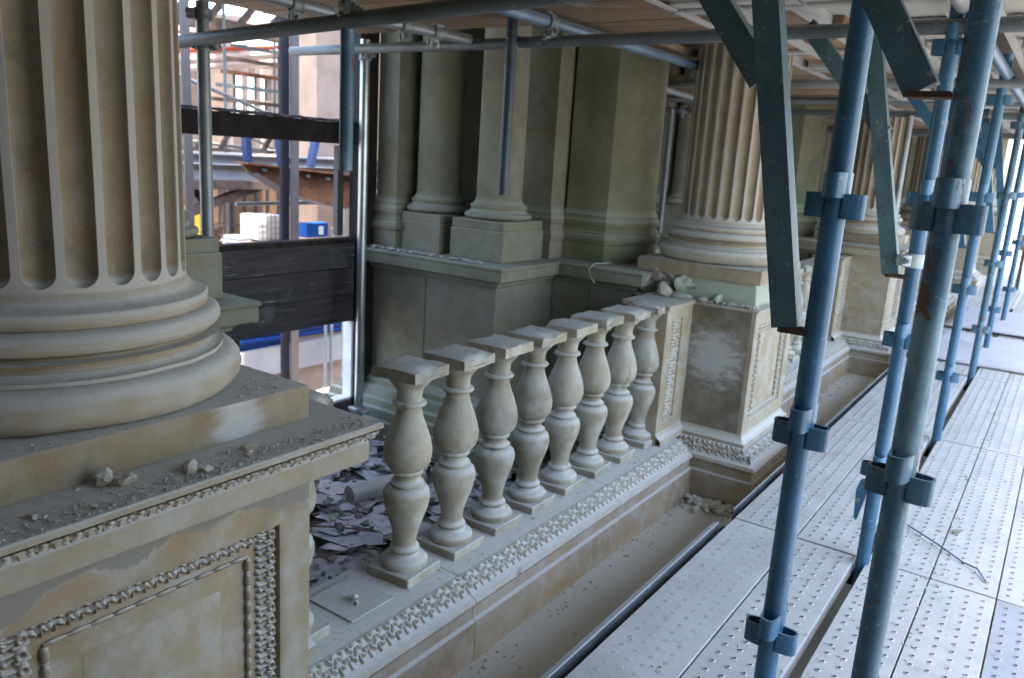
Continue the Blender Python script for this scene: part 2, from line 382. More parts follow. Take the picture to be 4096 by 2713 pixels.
# unseen panels added behind and beside the camera to block light
q = MB(); q.box(-4.2, 1.2, -1.45, -1.30, -1.2, 2.41); single(q, 'back_light_blocker', M_BLOCKER, 'unseen panel added behind the camera to block light', 'wall')
q = MB(); q.box(1.10, 1.13, -1.29, 1.3, -.6, 2.41); single(q, 'side_light_blocker', M_HOARD, 'unseen dark panel added beside the camera to block light', 'sheeting')

# ------------------------------------------------------------------ carved relief
def seg_d(p, a, b):
    ax, ay = a; bx, by = b; dx, dy = bx-ax, by-ay; L = dx*dx+dy*dy
    t = max(0, min(1, ((p[0]-ax)*dx+(p[1]-ay)*dy)/L)) if L else 0
    return math.hypot(p[0]-ax-t*dx, p[1]-ay-t*dy)
def dome(d, r): return math.sqrt(max(0., 1-(d/r)**2)) if d < r else 0.
def scroll_h(u, v):
    """u across 0..1, v along, one period = 1: paired volutes and a fingered leaf"""
    h = 0.; v = v % 1.
    for dv in (-1, 0, 1):
        p = (u, v+dv)
        for cx, cy, rr in ((.66, .27, .145), (.70, .76, .125)):
            d = math.hypot(p[0]-cx, p[1]-cy); h = max(h, dome(abs(d-rr), .085)*(1.0 if d > .04 else 0))
        for a, b, r in (((.46, .50), (.92, .54), .06), ((.50, .02), (.95, .05), .05), ((.22, .14), (.46, .22), .06), ((.16, .36), (.46, .36), .06), ((.22, .60), (.48, .66), .06), ((.16, .84), (.48, .80), .06)):
            h = max(h, dome(seg_d(p, a, b), r)*.7)
        for cx, cy in ((.17, .11), (.10, .36), (.17, .61), (.10, .86)):
            h = max(h, dome(math.hypot(p[0]-cx, p[1]-cy), .105)*.85)
    return h
def leaf_h(u, v):
    """u along (period 1), v from top 0 to bottom 1: acanthus leaf with curled lobes, dart between the leaves"""
    u = u % 1.; h = 0.; x = abs(u-.5)
    h = max(h, dome(x, .06)*.7 if .1 < v < .97 else 0)
    for a, b, c in (((.03, .08), (.22, .30), (.33, .17)), ((.03, .46), (.21, .70), (.33, .55))):
        h = max(h, dome(seg_d((x, v), a, b), .085)*.7, dome(seg_d((x, v), b, c), .075)*.85, dome(math.hypot(x-c[0], (v-c[1])*.9), .10)*1.0)
    h = max(h, .55*dome(.5-x, .06) if v > .45 else .0)
    if v < .05: h = max(h, .45)
    if v > .93: h *= (1-v)/.07
    return h
def leaf_strip(mb, p0, along, L, across, nrm, pitch, amp, nu=12, nv=7, fn=leaf_h):
    p0 = Vector(p0); along = Vector(along); across = Vector(across); nrm = Vector(nrm).normalized(); k = max(1, round(L/pitch))
    mb.grid(lambda u, v: p0+along*(u*L)+across*v+nrm*(amp*fn(u*k, v)), k*nu, nv)
def sweep_leaf(mb, poly, top, bot, pitch, amp, nu=12, nv=7, skip=()):
    """leaf carving on the sloping band between two (offset, z) rails round a polygon"""
    n = len(poly)
    for i in range(n):
        if i in skip: continue
        a = Vector(poly[i]); b = Vector(poly[(i+1) % n]); d = (b-a).normalized(); nr = Vector((d.y, -d.x))
        L = (b-a).length; L0, L1 = L+2*top[0], L+2*bot[0]; k = max(1, round(L0/pitch))
        nm = Vector((nr.x, nr.y, 0))*abs(top[1]-bot[1]) + Vector((0, 0, 1))*(bot[0]-top[0]); nm.normalize()
        def f(u, v):
            o = top[0]+(bot[0]-top[0])*v; l = L0+(L1-L0)*v; q = a+d*(-o+l*u)+nr*o
            return Vector((q.x, q.y, top[1]+(bot[1]-top[1])*v))+nm*(amp*leaf_h(u*k, v)-.0005)
        mb.grid(f, k*nu, nv)

# ------------------------------------------------------------------ pedestals
BASEP = [(.135, GZ-.05), (.135, -.18), (.122, -.172), (.122, -.130), (.130, -.124), (.135, -.110), (.128, -.094), (.10, -.086)]
BASEP2 = [(.05, -.034), (.034, -.030), (.034, -.012), (.02, -.006), (.006, .012), (0, .028)]
def rect(cx, cy, ax, ay): return [(cx-ax, cy-ay), (cx+ax, cy-ay), (cx+ax, cy+ay), (cx-ax, cy+ay)]
def panel_x(mb, x, y0, y1, z0, z1, p, dep, bev, xb):
    """slab whose +X face has a sunk panel p=(y0,y1,z0,z1)"""
    B = mb.bm
    def ring(xx, a, b, c, d): return [B.verts.new(q) for q in ((xx, a, c), (xx, b, c), (xx, b, d), (xx, a, d))]
    o = ring(x, y0, y1, z0, z1); i = ring(x, *p); k = ring(x-bev*.4, p[0]+bev, p[1]-bev, p[2]+bev, p[3]-bev)
    q = ring(x-dep, p[0]+bev*1.1, p[1]-bev*1.1, p[2]+bev*1.1, p[3]-bev*1.1); bk = ring(xb, y0, y1, z0, z1)
    for a, b in ((o, i), (i, k), (k, q), (bk, o)):
        for j in range(4): mb._f((a[j], a[(j+1) % 4], b[(j+1) % 4], b[j]))
    mb._f(q); mb._f(bk[::-1])
def raised_field(mb, x, y0, y1, z0, z1, h, bev):
    B = mb.bm
    a = [B.verts.new(q) for q in ((x, y0, z0), (x, y1, z0), (x, y1, z1), (x, y0, z1))]
    b = [B.verts.new(q) for q in ((x+h, y0+bev, z0+bev), (x+h, y1-bev, z0+bev), (x+h, y1-bev, z1-bev), (x+h, y0+bev, z1-bev))]
    for j in range(4): mb._f((a[j], a[(j+1) % 4], b[(j+1) % 4], b[j]))
    mb._f(b)
def beads(mb, p0, axis, L, r, pitch, n=10):
    """bead-and-reel rod lying along axis ('y' or 'z')"""
    k = max(1, round(L/pitch)); st = L/k; prof = []
    for i in range(k):
        z = i*st
        for t, q in ((.0, .45), (.03, .8), (.07, .5), (.10, .75), (.13, .45), (.17, .72), (.28, .95), (.5, 1.), (.75, .95), (.9, .7), (.97, .45)): prof.append((r*q, z+t*st))
    t = MB(); t.lathe(prof, n)
    m = Matrix.Translation(Vector(p0)) @ (Matrix.Identity(4) if axis == 'z' else Matrix.Rotation(-PI/2, 4, 'X'))
    mb.merge(t.bm, m)
def scroll_band(mb, x, y0, y1, z0, z1, pitch, amp, nu, per, vertical=True):
    if vertical:
        k = max(1, round((z1-z0)/pitch))
        mb.grid(lambda u, v: (x+amp*scroll_h(u, v*k), y0+(y1-y0)*u, z0+(z1-z0)*v), nu, k*per)
    else:
        k = max(1, round((y1-y0)/pitch))
        mb.grid(lambda u, v: (x+amp*scroll_h(1-v, u*k), y0+(y1-y0)*u, z0+(z1-z0)*v), k*per, nu)
PED_LABEL = ['near sandstone pedestal with carved sunk panel under the big fluted column',
             'pedestal with its cornice broken away and a pale patch, beyond the row of balusters',
             'second pedestal down the walkway, seen between two blue posts',
             'third pedestal down the walkway, small between the posts', 'fourth pedestal down the walkway, almost hidden', 'last pedestal before the bright open end']
PED_MAT = [M_PED, M_PIER_SHADE, M_PLI, M_PLI, M_PLI, M_PLI]
def pedestal(k):
    yk = YK[k]; x1 = XC+A; det = (k == 0)
    t = thing('pedestal', PED_LABEL[k], 'pedestal', (XC, yk, GZ), 'pedestals under the fluted columns')
    y0, y1 = yk-A, yk+A; ztop = .70
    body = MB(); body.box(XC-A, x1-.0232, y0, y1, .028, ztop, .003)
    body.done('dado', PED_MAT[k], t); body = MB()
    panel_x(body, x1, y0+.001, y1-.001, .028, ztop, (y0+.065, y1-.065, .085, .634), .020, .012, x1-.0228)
    body.done('panelled_face', M_PED if k == 0 else M_PLI, t)  # broken pedestal: lighter outer face beside the shade-toned dado
    rc = rect(XC, yk, A, A)
    b = MB(); b.sweep(rc, BASEP+BASEP2); b.done('base_moulding', M_PLI if k else M_PED, t)
    lf = MB(); sweep_leaf(lf, rc, BASEP2[0], BASEP[-1], .082, .018, 18 if k < 2 else 12, 11 if k < 2 else 8, skip=(3,)); lf.done('leaf_carving', M_PLI if k else M_CARVE, t, 50)
    # sunk panel ornament on the outer face
    xf = x1-.0195; nn = (40, 52) if det else (14, 18)
    for (a, b2) in ((y1-.132, y1-.080), (y0+.080, y0+.132)):
        sc = MB(); scroll_band(sc, xf, a, b2, .10, .618, .058, .013, nn[0], nn[1]); sc.done('scroll_carving', M_CARVE, t, 60)
    lf = MB(); leaf_strip(lf, (xf, y0+.08, .622), (0, 1, 0), 2*A-.16, (.001, 0, -.034), (1, 0, 0), .044, .010, 20 if det else 8, 12 if det else 5); lf.done('leaf_band', M_CARVE, t, 60)
    lf = MB(); leaf_strip(lf, (xf, y0+.08, .097), (0, 1, 0), 2*A-.16, (.001, 0, .036), (1, 0, 0), .044, .012, 8, 5)
    lf.done('leaf_band', M_CARVE, t, 60)
    for yy in (y1-.152, y0+.152):
        bd = MB(); beads(bd, (xf+.004, yy, .13), 'z', .44, .0075, .034); bd.done('bead_moulding', M_CARVE, t, 40)
    bd = MB(); beads(bd, (xf+.003, y0+.15, .572), 'y', 2*A-.30, .0048, .040); bd.done('bead_moulding', M_CARVE, t, 40)
    rf = MB(); raised_field(rf, xf, y0+.215, y1-.215, .17, .522, .006, .016); rf.done('raised_field', M_PED if k == 0 else M_PLI, t)
    # cornice
    if k != 1:
        co = MB(); co.sweep(rc, [(0, ztop), (.012, ztop+.003), (.018, .715), (.045, .735), (.052, .742), (.088, .746), (.090, .752), (.090, .790), (.086, .796)])
        co.done('cornice', M_SLAB, t)
        if det:
            lf = MB(); sweep_leaf(lf, rc, (.106, .820), (.092, .799), .052, .011, 20, 9, skip=(0, 3)); lf.done('cornice_carving', M_SLAB, t, 60)
        co = MB(); co.sweep(rc, [(.080, .796), (.098, .818), (.109, .820), (.112, .822), (.112, .831), (.108, .834), (.0, .843)])
        co.done('cornice_slab', M_SLAB, t)
    else:
        co = MB()
        def core(u, v, x0, x1_, ya, yb, z0, z1): pass
        q = bmesh.new(); bmesh.ops.create_grid(q, x_segments=1, y_segments=1, size=.1); q.free()
        bl = MB(); bl.box(XC-.30, XC+.325, yk-.318, yk+.33, .70, .842, .012, 2)
        bmesh.ops.subdivide_edges(bl.bm, edges=bl.bm.edges[:], cuts=5, use_grid_fill=True)
        for v in bl.bm.verts:
            p = v.co; v.co += Vector((noise.noise(p*9), noise.noise(p*9+Vector((7, 0, 0))), 0))*.012+Vector((noise.noise(p*40), noise.noise(p*38+Vector((3, 1, 0))), 0))*.005
        bl.done('mortar_core', M_MORT, t, 50)
        co.sweep(rc, [(0, ztop), (.010, ztop+.002), (.012, ztop+.012), (-.02, ztop+.018)]); co.done('cornice_stub', M_PLI, t)
    return t
for k in range(6): pedestal(k)

# ------------------------------------------------------------------ fluted columns
def fluted_column():
    t = thing('fluted_column', 'big fluted sandstone column standing closest to the camera at left', 'column', (XC, YK[0], .843), 'fluted columns')
    zb = .843
    p = MB(); p.box(-A, A, -A, A, 0, .075, .006, 2); p.done('plinth', M_PLTH, t, world=False)
    prof = [(.30, .074)]
    for i in range(9): a = -PI/2+PI*i/8; prof.append((.318+.040*math.cos(a), .1145+.040*math.sin(a)))
    prof += [(.322, .1555), (.322, .163)]
    for i in range(7): a = -PI/2*.9+PI*.95*i/6; prof.append((.326-.030*math.cos(a*.9), .178+.015*math.sin(a)))
    prof += [(.297, .194), (.297, .199)]
    for i in range(8): a = -PI/2+PI*i/7; prof.append((.292+.026*math.cos(a), .2205+.0215*math.sin(a)))
    prof += [(.290, .2425), (.293, .246), (.294, .266), (.291, .270)]
    prof += [(.276, .275), (.265, .279), (.2575, .287), (.2536, .300)]
    b = MB(); b.lathe(prof, 144)
    for v in b.bm.verts:
        p = v.co; k = noise.noise(p*11)*.0016+noise.noise(p*34)*.0009-max(0, noise.noise(p*7+Vector((3, 8, 1)))-.42)*.022
        q = Vector((p.x, p.y, 0)).normalized(); v.co += q*k
    b.done('base', M_TAN, t, 28, world=False)
    nf, wf = 24, .78; per = 12; R0 = .2535; pw = 2*PI*R0/nf*wf; rad = pw/2; ze = .308
    zs = [.296, .308]+[ze+rad*(1-math.cos(PI/2*i/8)) for i in range(1, 9)]+[.40, .5, .7, .9, 1.1, 1.3, 1.57]
    us = [-.5]+[-wf/2+wf*i/10 for i in range(11)]+[.44]
    us = [-.5, -.445]+[wf*.5*math.sin(PI/2*(-1+2*i/10)) for i in range(11)]+[.445]
    s = MB(); rings = []
    for z in zs:
        hw = 0
        if z > ze: x = (ze+rad-z)/rad; hw = rad if x <= 0 else rad*math.sqrt(max(0, 1-x*x))
        rg = []
        for f in range(nf):
            for u in us:
                d = 0
                if abs(u) <= wf*.5+1e-6:
                    sc_ = max(.03, hw/rad); t_ = u/(wf*.5); u = u*sc_
                    d = .0235*math.sqrt(max(0, 1-t_*t_))*sc_**.6 if hw > 1e-5 else 0
                a = 2*PI*(f+u+.5-.33)/nf; rr = R0-d-.004*(z/2)
                rg.append(s.bm.verts.new((rr*math.cos(a), rr*math.sin(a), z)))
        rings.append(rg)
    m = len(rings[0])
    for a, b in zip(rings, rings[1:]):
        for i in range(m): s._f((a[i], a[(i+1) % m], b[(i+1) % m], b[i]))
    s._f(rings[0][::-1]); s._f(rings[-1])
    s.done('shaft', M_SHAFT, t, 38, world=False)
    return t
col0 = fluted_column()
for k, lab in ((1, 'fluted column with chipped base above the broken pedestal, mid picture'), (2, 'fluted column seen behind the first blue post, on the second pedestal'), (3, 'small dark fluted column between the far posts'), (4, 'fluted column farther on, a dark strip by the posts'), (5, 'last fluted column before the bright open end')):
    dup(col0, (XC, YK[k], .843), lab)

# ------------------------------------------------------------------ balustrade plinths
def balustrade(k, label):
    ya, yb = YK[k]+A+.135, YK[k+1]-A-.135
    t = thing('balustrade_plinth', label, 'plinth', (-1.66, (ya+yb)/2, GZ), 'balustrade plinths')
    prof = [(-1.87, GZ-.05), (-1.468, GZ-.05), (-1.470, -.180), (-1.484, -.173), (-1.484, -.130), (-1.477, -.124), (-1.471, -.110), (-1.478, -.095), (-1.502, -.086), (-1.552, -.036), (-1.562, -.033), (-1.87, -.033)]
    js = [ya, YK[k]+1.282, YK[k]+2.372, yb]
    for a, b in zip(js, js[1:]):
        m = MB(); m.extrude(prof, 'y', a+.0015, b-.0015)
        m.done('stone_block', M_PLI, t)
        lf = MB(); leaf_strip(lf, (-1.552, a+.001, -.0355), (0, 1, 0), b-a-.002, (.050, 0, -.050), (1, 0, 1), .080, .014, 26, 15); lf.done('leaf_carving', M_PLI, t, 50)
    # end pilasters with a sunk carved panel
    for (a, b, full) in ((YK[k]+A, YK[k]+A+.305, True), (YK[k+1]-A-.33, YK[k+1]-A, True)):
        q = MB(); panel_x(q, -1.618, a, b, -.033, .695, (a+.07, b-.11, .075, .645) if b > YK[k+1]-1 else (a+.11, b-.07, .075, .645), .014, .008, -1.86)
        q.sweep([(-1.86, a), (-1.618, a), (-1.618, b), (-1.86, b)], [(.0, .695), (.012, .70), (.016, .722), (.0, .726)])
        q.sweep([(-1.618, a), (-1.618, b)], [(.0, .03), (.008, .012), (.03, -.004), (.034, -.032)], closed=False)
        q.done('end_pilaster', M_PLI, t)
        e = MB(); o = (a+.105, b-.125) if b > YK[k+1]-1 else (a+.125, b-.105)
        scroll_band(e, -1.631, o[0], o[1], .10, .635, .075, .014, 12, 16); e.done('panel_carving', M_PLI, t, 60)
    return t
balustrade(0, 'long moulded stone plinth carrying the row of balusters, leaf carving along its edge')
balustrade(1, 'moulded stone plinth of the second balustrade beyond the broken pedestal')
balustrade(2, 'farthest balustrade plinth, past the second pedestal')
# mortar bed where a baluster is missing
bx = -1.722
mb = MB(); mb.box(bx-.105, bx+.10, 1.582, 1.775, -.033, -.027, .002)
mb.rock((bx+.01, 1.67, -.028), .018, (1.2, 1, .6), 3, 2); mb.rock((bx+.04, 1.66, -.028), .010, seed=5)
single(mb, 'mortar_bed', M_BAL, 'square mortar bed with a stub where a baluster is missing', 'mortar bed')

# ------------------------------------------------------------------ balusters
HB = .092
BP = [(.088, 0), (.092, .010), (.0905, .022), (.082, .032), (.064, .037), (.058, .041), (.052, .050), (.0565, .054), (.0595, .061), (.0565, .068), (.050, .072), (.0455, .085), (.0455, .100), (.053, .136), (.068, .178), (.082, .215), (.090, .248), (.0905, .266), (.084, .284), (.070, .2945), (.053, .298), (.0645, .2995), (.0675, .303), (.066, .309), (.055, .314), (.0485, .325), (.050, .334), (.058, .340), (.0635, .345), (.0625, .352), (.060, .356), (.074, .366), (.087, .384), (.0935, .409), (.093, .430), (.085, .465), (.070, .505), (.056, .537), (.048, .562), (.0465, .576), (.050, .581), (.0615, .5835), (.066, .590), (.0615, .597), (.050, .600), (.048, .612), (.0495, .636), (.058, .650), (.073, .664), (.0835, .676), (.0865, .687)]
BP = [(r*.9, z) for r, z in BP]
def cap_mesh(seed, hx, y0, y1, z0, z1):
    rr = random.Random(seed); off = Vector((rr.random()*40, rr.random()*40, 0)); q = MB()
    t = MB(); t.box(-hx, hx, y0, y1, z0, z1)
    bmesh.ops.subdivide_edges(t.bm, edges=t.bm.edges[:], cuts=9, use_grid_fill=True)
    chip = [(rr.choice((-1, 1))*hx, rr.uniform(y0, y1), rr.uniform(.02, .045)) for _ in range(3)]
    for v in t.bm.verts:
        p = v.co.copy(); e = max(abs(p.x)/hx, abs((p.y-(y0+y1)/2)/((y1-y0)/2)))
        if p.z > z1-.001:
            v.co.z += .006*noise.noise(p*22+off)+.004*noise.noise(p*60+off) - (.006 if e > .98 else 0)
            d = Vector((p.x, p.y)).length
            if d < .07: v.co.z += .006*(noise.noise(p*45+off)+.3)
        for cx, cy, cr in chip:
            d = math.hypot(p.x-cx, p.y-cy)
            if d < cr and p.z > z0+.010: v.co.z -= (cr-d)*.55; v.co.x *= 1-.08*(1-d/cr)
        v.co += Vector((noise.noise(p*30+off), noise.noise(p*30+off+Vector((5, 0, 0))), 0))*.0025
    q.merge(t.bm); return q
def baluster(loc, label, seed, half=0):
    t = thing('baluster', label, 'baluster', loc, 'balusters of the stone balustrade')
    y0, y1 = -HB, HB
    a0, a1 = 0., 2*PI
    if half == 1: y1 = .0; a0, a1 = PI, 2*PI
    if half == -1: y0 = .0; a0, a1 = 0., PI
    b = MB(); b.box(-HB, HB, y0, y1, -.033, 0, .003); b.done('base_block', M_BAL, t, world=False)
    b = MB(); b.lathe(BP, 40 if not half else 20, 0, 0, a0, a1); off = Vector((seed*3.7, seed*1.3, 0)); rr = random.Random(seed)
    cz = [(rr.uniform(0, 6.28), rr.choice((.061, .30, .345, .59, .25, .41)), rr.uniform(.012, .024)) for _ in range(5)]
    for v in b.bm.verts:
        p = v.co; q = Vector((p.x, p.y, 0)); r = q.length
        if r < .001: continue
        q /= r; k = noise.noise(p*16+off)*.0016+noise.noise(p*45+off)*.0007
        for a, z, cr in cz:
            d = (p-Vector((math.cos(a)*r, math.sin(a)*r, z))).length
            if d < cr: k -= (cr-d)*.45
        v.co += q*k
    b.done('turned_body', M_BAL, t, 40, world=False)
    cap_mesh(seed, HB, y0, y1, .687, .727).done('cap_slab', M_BAL, t, 40, world=False)
    rr = random.Random(seed+90); t.rotation_euler = (R(rr.gauss(0, .35)), R(rr.gauss(0, .35)), R(rr.gauss(0, 1.6)) if not half else 0)
    return t
ordn = ['first', 'second', 'third', 'fourth', 'fifth', 'sixth', 'seventh']
extra = ['standing alone beside the empty mortar bed', 'with ochre chipped cap', 'with ochre stain under its cap edge', 'with a repaired pale neck ring', 'with darker lower belly', 'half hidden by its neighbours', 'last free one before the carved end panel']
bal0 = None
for i in range(7):
    baluster((bx, 1.928+.258*i, 0), '%s full baluster from the near column, %s' % (ordn[i], extra[i]), 11+i)
baluster((bx, YK[1]-A-.331, 0), 'engaged half baluster built against the carved end panel of the broken pedestal', 31, 1)
baluster((bx, YK[0]+A+.306, 0), 'half baluster peeping out behind the edge of the near pedestal', 32, -1)
b2 = None
for i in range(4, 9):
    l = ['baluster of the far row, deepest behind the blue post', 'second baluster of the far row', 'middle baluster of the far row, just left of the first blue post', 'fourth baluster of the far row', 'baluster of the far row nearest the second pedestal'][i-4]
    if b2 is None: b2 = baluster((bx, 1.42+PITCH+.258*i, 0), l, 41)
    else: dup(b2, (bx, 1.42+PITCH+.258*i, 0), l)

# ------------------------------------------------------------------ rear walls (projecting antae with pilasters and columns)
def rear_poly(yk): return [(-3.60, yk-.934), (-2.53, yk-.934), (-2.53, yk-A), (-1.99, yk-A), (-1.99, yk+A), (-2.53, yk+A), (-2.53, yk+.934), (-3.60, yk+.934)]
RB = [(.15, -.45), (.15, -.20), (.14, -.19), (.14, -.13), (.12, -.12), (.115, -.08), (.09, -.07), (.075, -.02), (.05, -.01), (.045, .02), (.02, .03), (0, .06)]
RW_LABEL = ['rear pedestal wall glimpsed just behind the near fluted column', 'dark stepped rear pedestal wall with moulded cornice behind the balusters', 'rear pedestal wall of the second bay, mostly behind the second column', 'rear pedestal wall of the third bay', 'rear pedestal wall of the fourth bay', 'last rear pedestal wall']
def small_base(r, z):
    return [(r*1.30, z), (r*1.46, z+.012), (r*1.48, z+.022), (r*1.44, z+.034), (r*1.30, z+.042), (r*1.25, z+.046), (r*1.20, z+.056), (r*1.22, z+.064), (r*1.25, z+.070), (r*1.22, z+.082), (r*1.12, z+.086), (r*1.08, z+.094), (r*1.02, z+.108), (r, z+.125)]
def rear(k):
    yk = YK[k]+(.08 if k == 0 else 0); po = rear_poly(yk)
    t = thing('rear_wall', RW_LABEL[k], 'wall', (-2.6, yk, -.4), 'rear pedestal walls')
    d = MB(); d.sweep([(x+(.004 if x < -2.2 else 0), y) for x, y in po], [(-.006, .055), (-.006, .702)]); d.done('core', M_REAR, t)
    for sy in (-1, 1):     # dressed facing blocks with open joints
        yf = yk+sy*.934; ys = sorted((yf, yf-sy*.02))
        for a, b in ((-3.595, -3.04), (-3.036, -2.53)):
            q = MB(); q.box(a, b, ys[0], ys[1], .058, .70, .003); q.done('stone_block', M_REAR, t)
    ys = [yk-.932, yk-A-.002]
    for a, b in ((yk-.912, yk-A-.004), (yk+A+.004, yk+.912)):
        q = MB(); q.box(-2.55, -2.53, a, b, .058, .70, .003); q.done('stone_block', M_REAR, t)
    for yf, s in ((yk-A, -1), (yk+A, 1)):
        for a, b in ((-2.528, -2.27), (-2.267, -1.992)):
            q = MB(); q.box(a, b, min(yf, yf-s*.02), max(yf, yf-s*.02), .058, .70, .003); q.done('stone_block', M_REAR, t)
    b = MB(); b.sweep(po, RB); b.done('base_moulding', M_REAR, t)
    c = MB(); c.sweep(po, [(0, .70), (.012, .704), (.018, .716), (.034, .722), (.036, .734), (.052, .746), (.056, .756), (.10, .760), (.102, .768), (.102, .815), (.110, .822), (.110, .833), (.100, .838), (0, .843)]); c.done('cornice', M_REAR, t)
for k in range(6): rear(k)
def round_col(cx, cy, label, step=True):
    t = thing('round_column', label, 'column', (cx, cy, .843), 'plain round columns on the rear walls')
    p = MB(); p.box(-.186, .186, -.2, .2, 0, .17, .004); p.box(-.180, .180, -.194, .194, .17, .222, .004); p.done('plinth', M_REAR, t, world=False)
    b = MB(); b.lathe(small_base(.131, .222), 36); b.done('base', M_REAR, t, 30, world=False)
    b = MB(); b.lathe([(.131, .345), (.127, 1.575)], 36); b.done('shaft', M_REAR, t, 30, world=False)
    return t
W0 = {1: 'right', 0: 'left'}
rc0 = None
for k in range(3):
    for sy in (-1, 1):
        if k == 0 and sy < 0: continue
        yc = YK[k]+sy*(.934-.225)+(.12 if k == 0 else 0)
        for j, cx in enumerate((-2.705, -3.155)):
            nm = {(0, 1, 0): 'round rear column whose base shows just behind the near fluted column', (0, 1, 1): 'round rear column hidden deeper behind the near fluted column',
                  (1, -1, 0): 'front round rear column on a square plinth, behind the dangling tube', (1, -1, 1): 'inner round rear column left of the dangling tube, in shade'}.get((k, sy, j),
                  '%s round rear column on the %s side of the %s rear wall' % (('outer', 'inner')[j], 'far' if sy > 0 else 'near', ('first', 'second', 'third')[k]))
            if rc0 is None: rc0 = round_col(cx, yc, nm)
            else: dup(rc0, (cx, yc, .843), nm)
def sq_base(poly, z, mb):
    mb.sweep(poly, [(.030, z), (.030, z+.105), (.042, z+.115), (.048, z+.135), (.042, z+.155), (.034, z+.16), (.030, z+.175), (.020, z+.18), (.022, z+.20), (.034, z+.215), (.034, z+.235), (.024, z+.25), (.02, z+.27), (.006, z+.285), (0, z+.31)])
def pilaster(name, poly, label, mt, group='pilasters of the rear walls'):
    cx = sum(p[0] for p in poly)/len(poly); cy = sum(p[1] for p in poly)/len(poly)
    t = thing(name, label, 'pilaster', (cx, cy, .843), group)
    b = MB(); sq_base(poly, .842, b); b.done('base', mt, t, 30)
    s = MB(); s.sweep(poly, [(0, 1.14), (0, 2.418)]); s.done('shaft', mt, t, 30)
M_PILG = stone('green_patched_stone', (.23, .215, .15), (.30, .28, .20), veil=.25, stain=.05, green=.85, dirt=.3, dust=(.33, .35, .30))  # rear stone with stronger green patches
for k in range(6):
    yk = YK[k]+(.08 if k == 0 else 0); w = ('near', 'middle', 'second-bay', 'third-bay', 'fourth-bay', 'farthest')[k]
    # bowed pilaster: flat sides, convex outer face
    ra = (.30**2+.115**2)/(2*.115)
    arc = [(-2.225+.115-ra+ra*math.cos(a), yk+ra*math.sin(a)) for a in (math.asin(.30/ra)*(-1+i/8) for i in range(17))]
    pilaster('bowed_pilaster', [(-2.50, yk-.30)]+arc+[(-2.50, yk+.30)], {1: 'bowed pilaster with green patches on its rounded face, left of the second fluted column'}.get(k, 'bowed pilaster on the %s rear wall' % w), M_PILG)
    pilaster('corner_pilaster', rect(-2.69, yk, .165, .44), {1: 'narrow corner pilaster between the round column and the bowed green pilaster'}.get(k, 'narrow corner pilaster on the %s rear wall' % w), M_REAR)
    for sy in (-1, 1):
        a, b = sorted((yk+sy*.914, yk+sy*.60))
        pilaster('door_pilaster', [(-3.47, a), (-3.31, a), (-3.31, b), (-3.47, b)], {(1, -1): 'slim door pilaster with a pale edge beside the dark opening frame'}.get((k, sy), 'slim door pilaster on the %s side of the %s rear wall' % ('far' if sy > 0 else 'near', w)), M_REAR)
    q = MB(); q.box(-3.45, -2.86, yk-.52, yk+.52, .844, 2.418); single(q, 'rear_wall_core', M_REAR, 'plain wall core between the columns of the %s rear wall' % w, 'wall', 'wall cores')

# ------------------------------------------------------------------ hoarding and dark frame in the opening
yl, yr = YK[0]+.934, YK[1]-.934
t = thing('timber_hoarding', 'weathered black board hoarding with a cut-out, closing the opening behind the near column', 'hoarding', (-3.5, (yl+yr)/2, -.3))
z = .385
for i, h in enumerate((.165, .165, .15)):
    q = MB(); q.box(-3.53, -3.49+.002*i, yl-.05, yr-.14, z+.0015, z+h-.0015, .002); q.done('board', M_HOARD, t); z += h
q = MB(); q.box(-3.54, -3.47, yl-.05, yr-.06, z, z+.03, .004); q.done('top_rail', M_FELT, t)
q = MB(); q.box(-3.54, -3.46, yr-.14, yr+.01, -.28, 2.41, .004); q.done('frame_post', M_DARK, t)
q = MB(); q.box(-3.53, -3.488, yl-.05, yr-.14, -.28, -.115, .003); q.done('bottom_board', M_HOARD, t)
q = MB(); q.box(-3.528, -3.489, yl-.05, 2.56, -.113, .383, .003); q.done('side_board', M_HOARD, t)
for a, b, c, d in ((3.355, 3.373, -.10, .38), (2.57, 3.355, -.113, -.095)):
    q = MB(); q.box(-3.56, -3.485, a, b, c, d, .002); q.done('reveal', M_WHITE, t)
q = MB(); q.box(-3.62, -3.46, yl-.05, yr-.142, 1.43, 1.545, .004)
q.done('lintel', M_DARK, t)
q = MB(); q.grid(lambda u, v: (-3.64+.2*u, yl-.05+(yr-yl-.08)*v, 1.552+.012*noise.noise(Vector((u*4, v*30, 0)))+.012*math.sin(u*PI)), 6, 60)
q.done('felt_strip', M_FELT, t)
q = MB(); q.box(-3.60, -3.56, 3.30, 3.345, .90, 1.42, .002); q.done('steel_jamb', M_GREYST, t)
q = MB(); q.box(-3.72, -3.45, yl-.02, yr+.02, -.40, -.285, .006); single(q, 'door_sill', M_REAR, 'dusty stone sill under the black hoarding', 'sill')
# second-bay opening closed by dark wall with a rough brick jamb
y2l, y2r = YK[1]+.934, YK[2]-.934
for k, w in ((1, 'second'), (2, 'third'), (3, 'fourth'), (4, 'fifth')):
    q = MB(); q.box(-3.75, -3.65, YK[k]+.83, YK[k+1]-.83, -.37, 2.41); single(q, 'infill_wall', M_INFILL, 'dull brown infill wall in the %s bay opening' % w, 'wall', 'infill walls')
t = thing('brick_jamb', 'ragged orange brick jamb between the bowed pilaster and the second fluted column', 'brickwork', (-3.35, y2l+.1, .85))
for i in range(16):
    q = MB(); z0 = .85+i*.095; dx = rnd.uniform(-.02, .03)+(.05 if i % 2 else 0)
    q.box(-3.45, -3.12+dx, y2l-.14, y2l+.10+dx*.5, z0, z0+.088, .008); q.done('brick', M_BRICK if i % 3 else M_CONC, t)

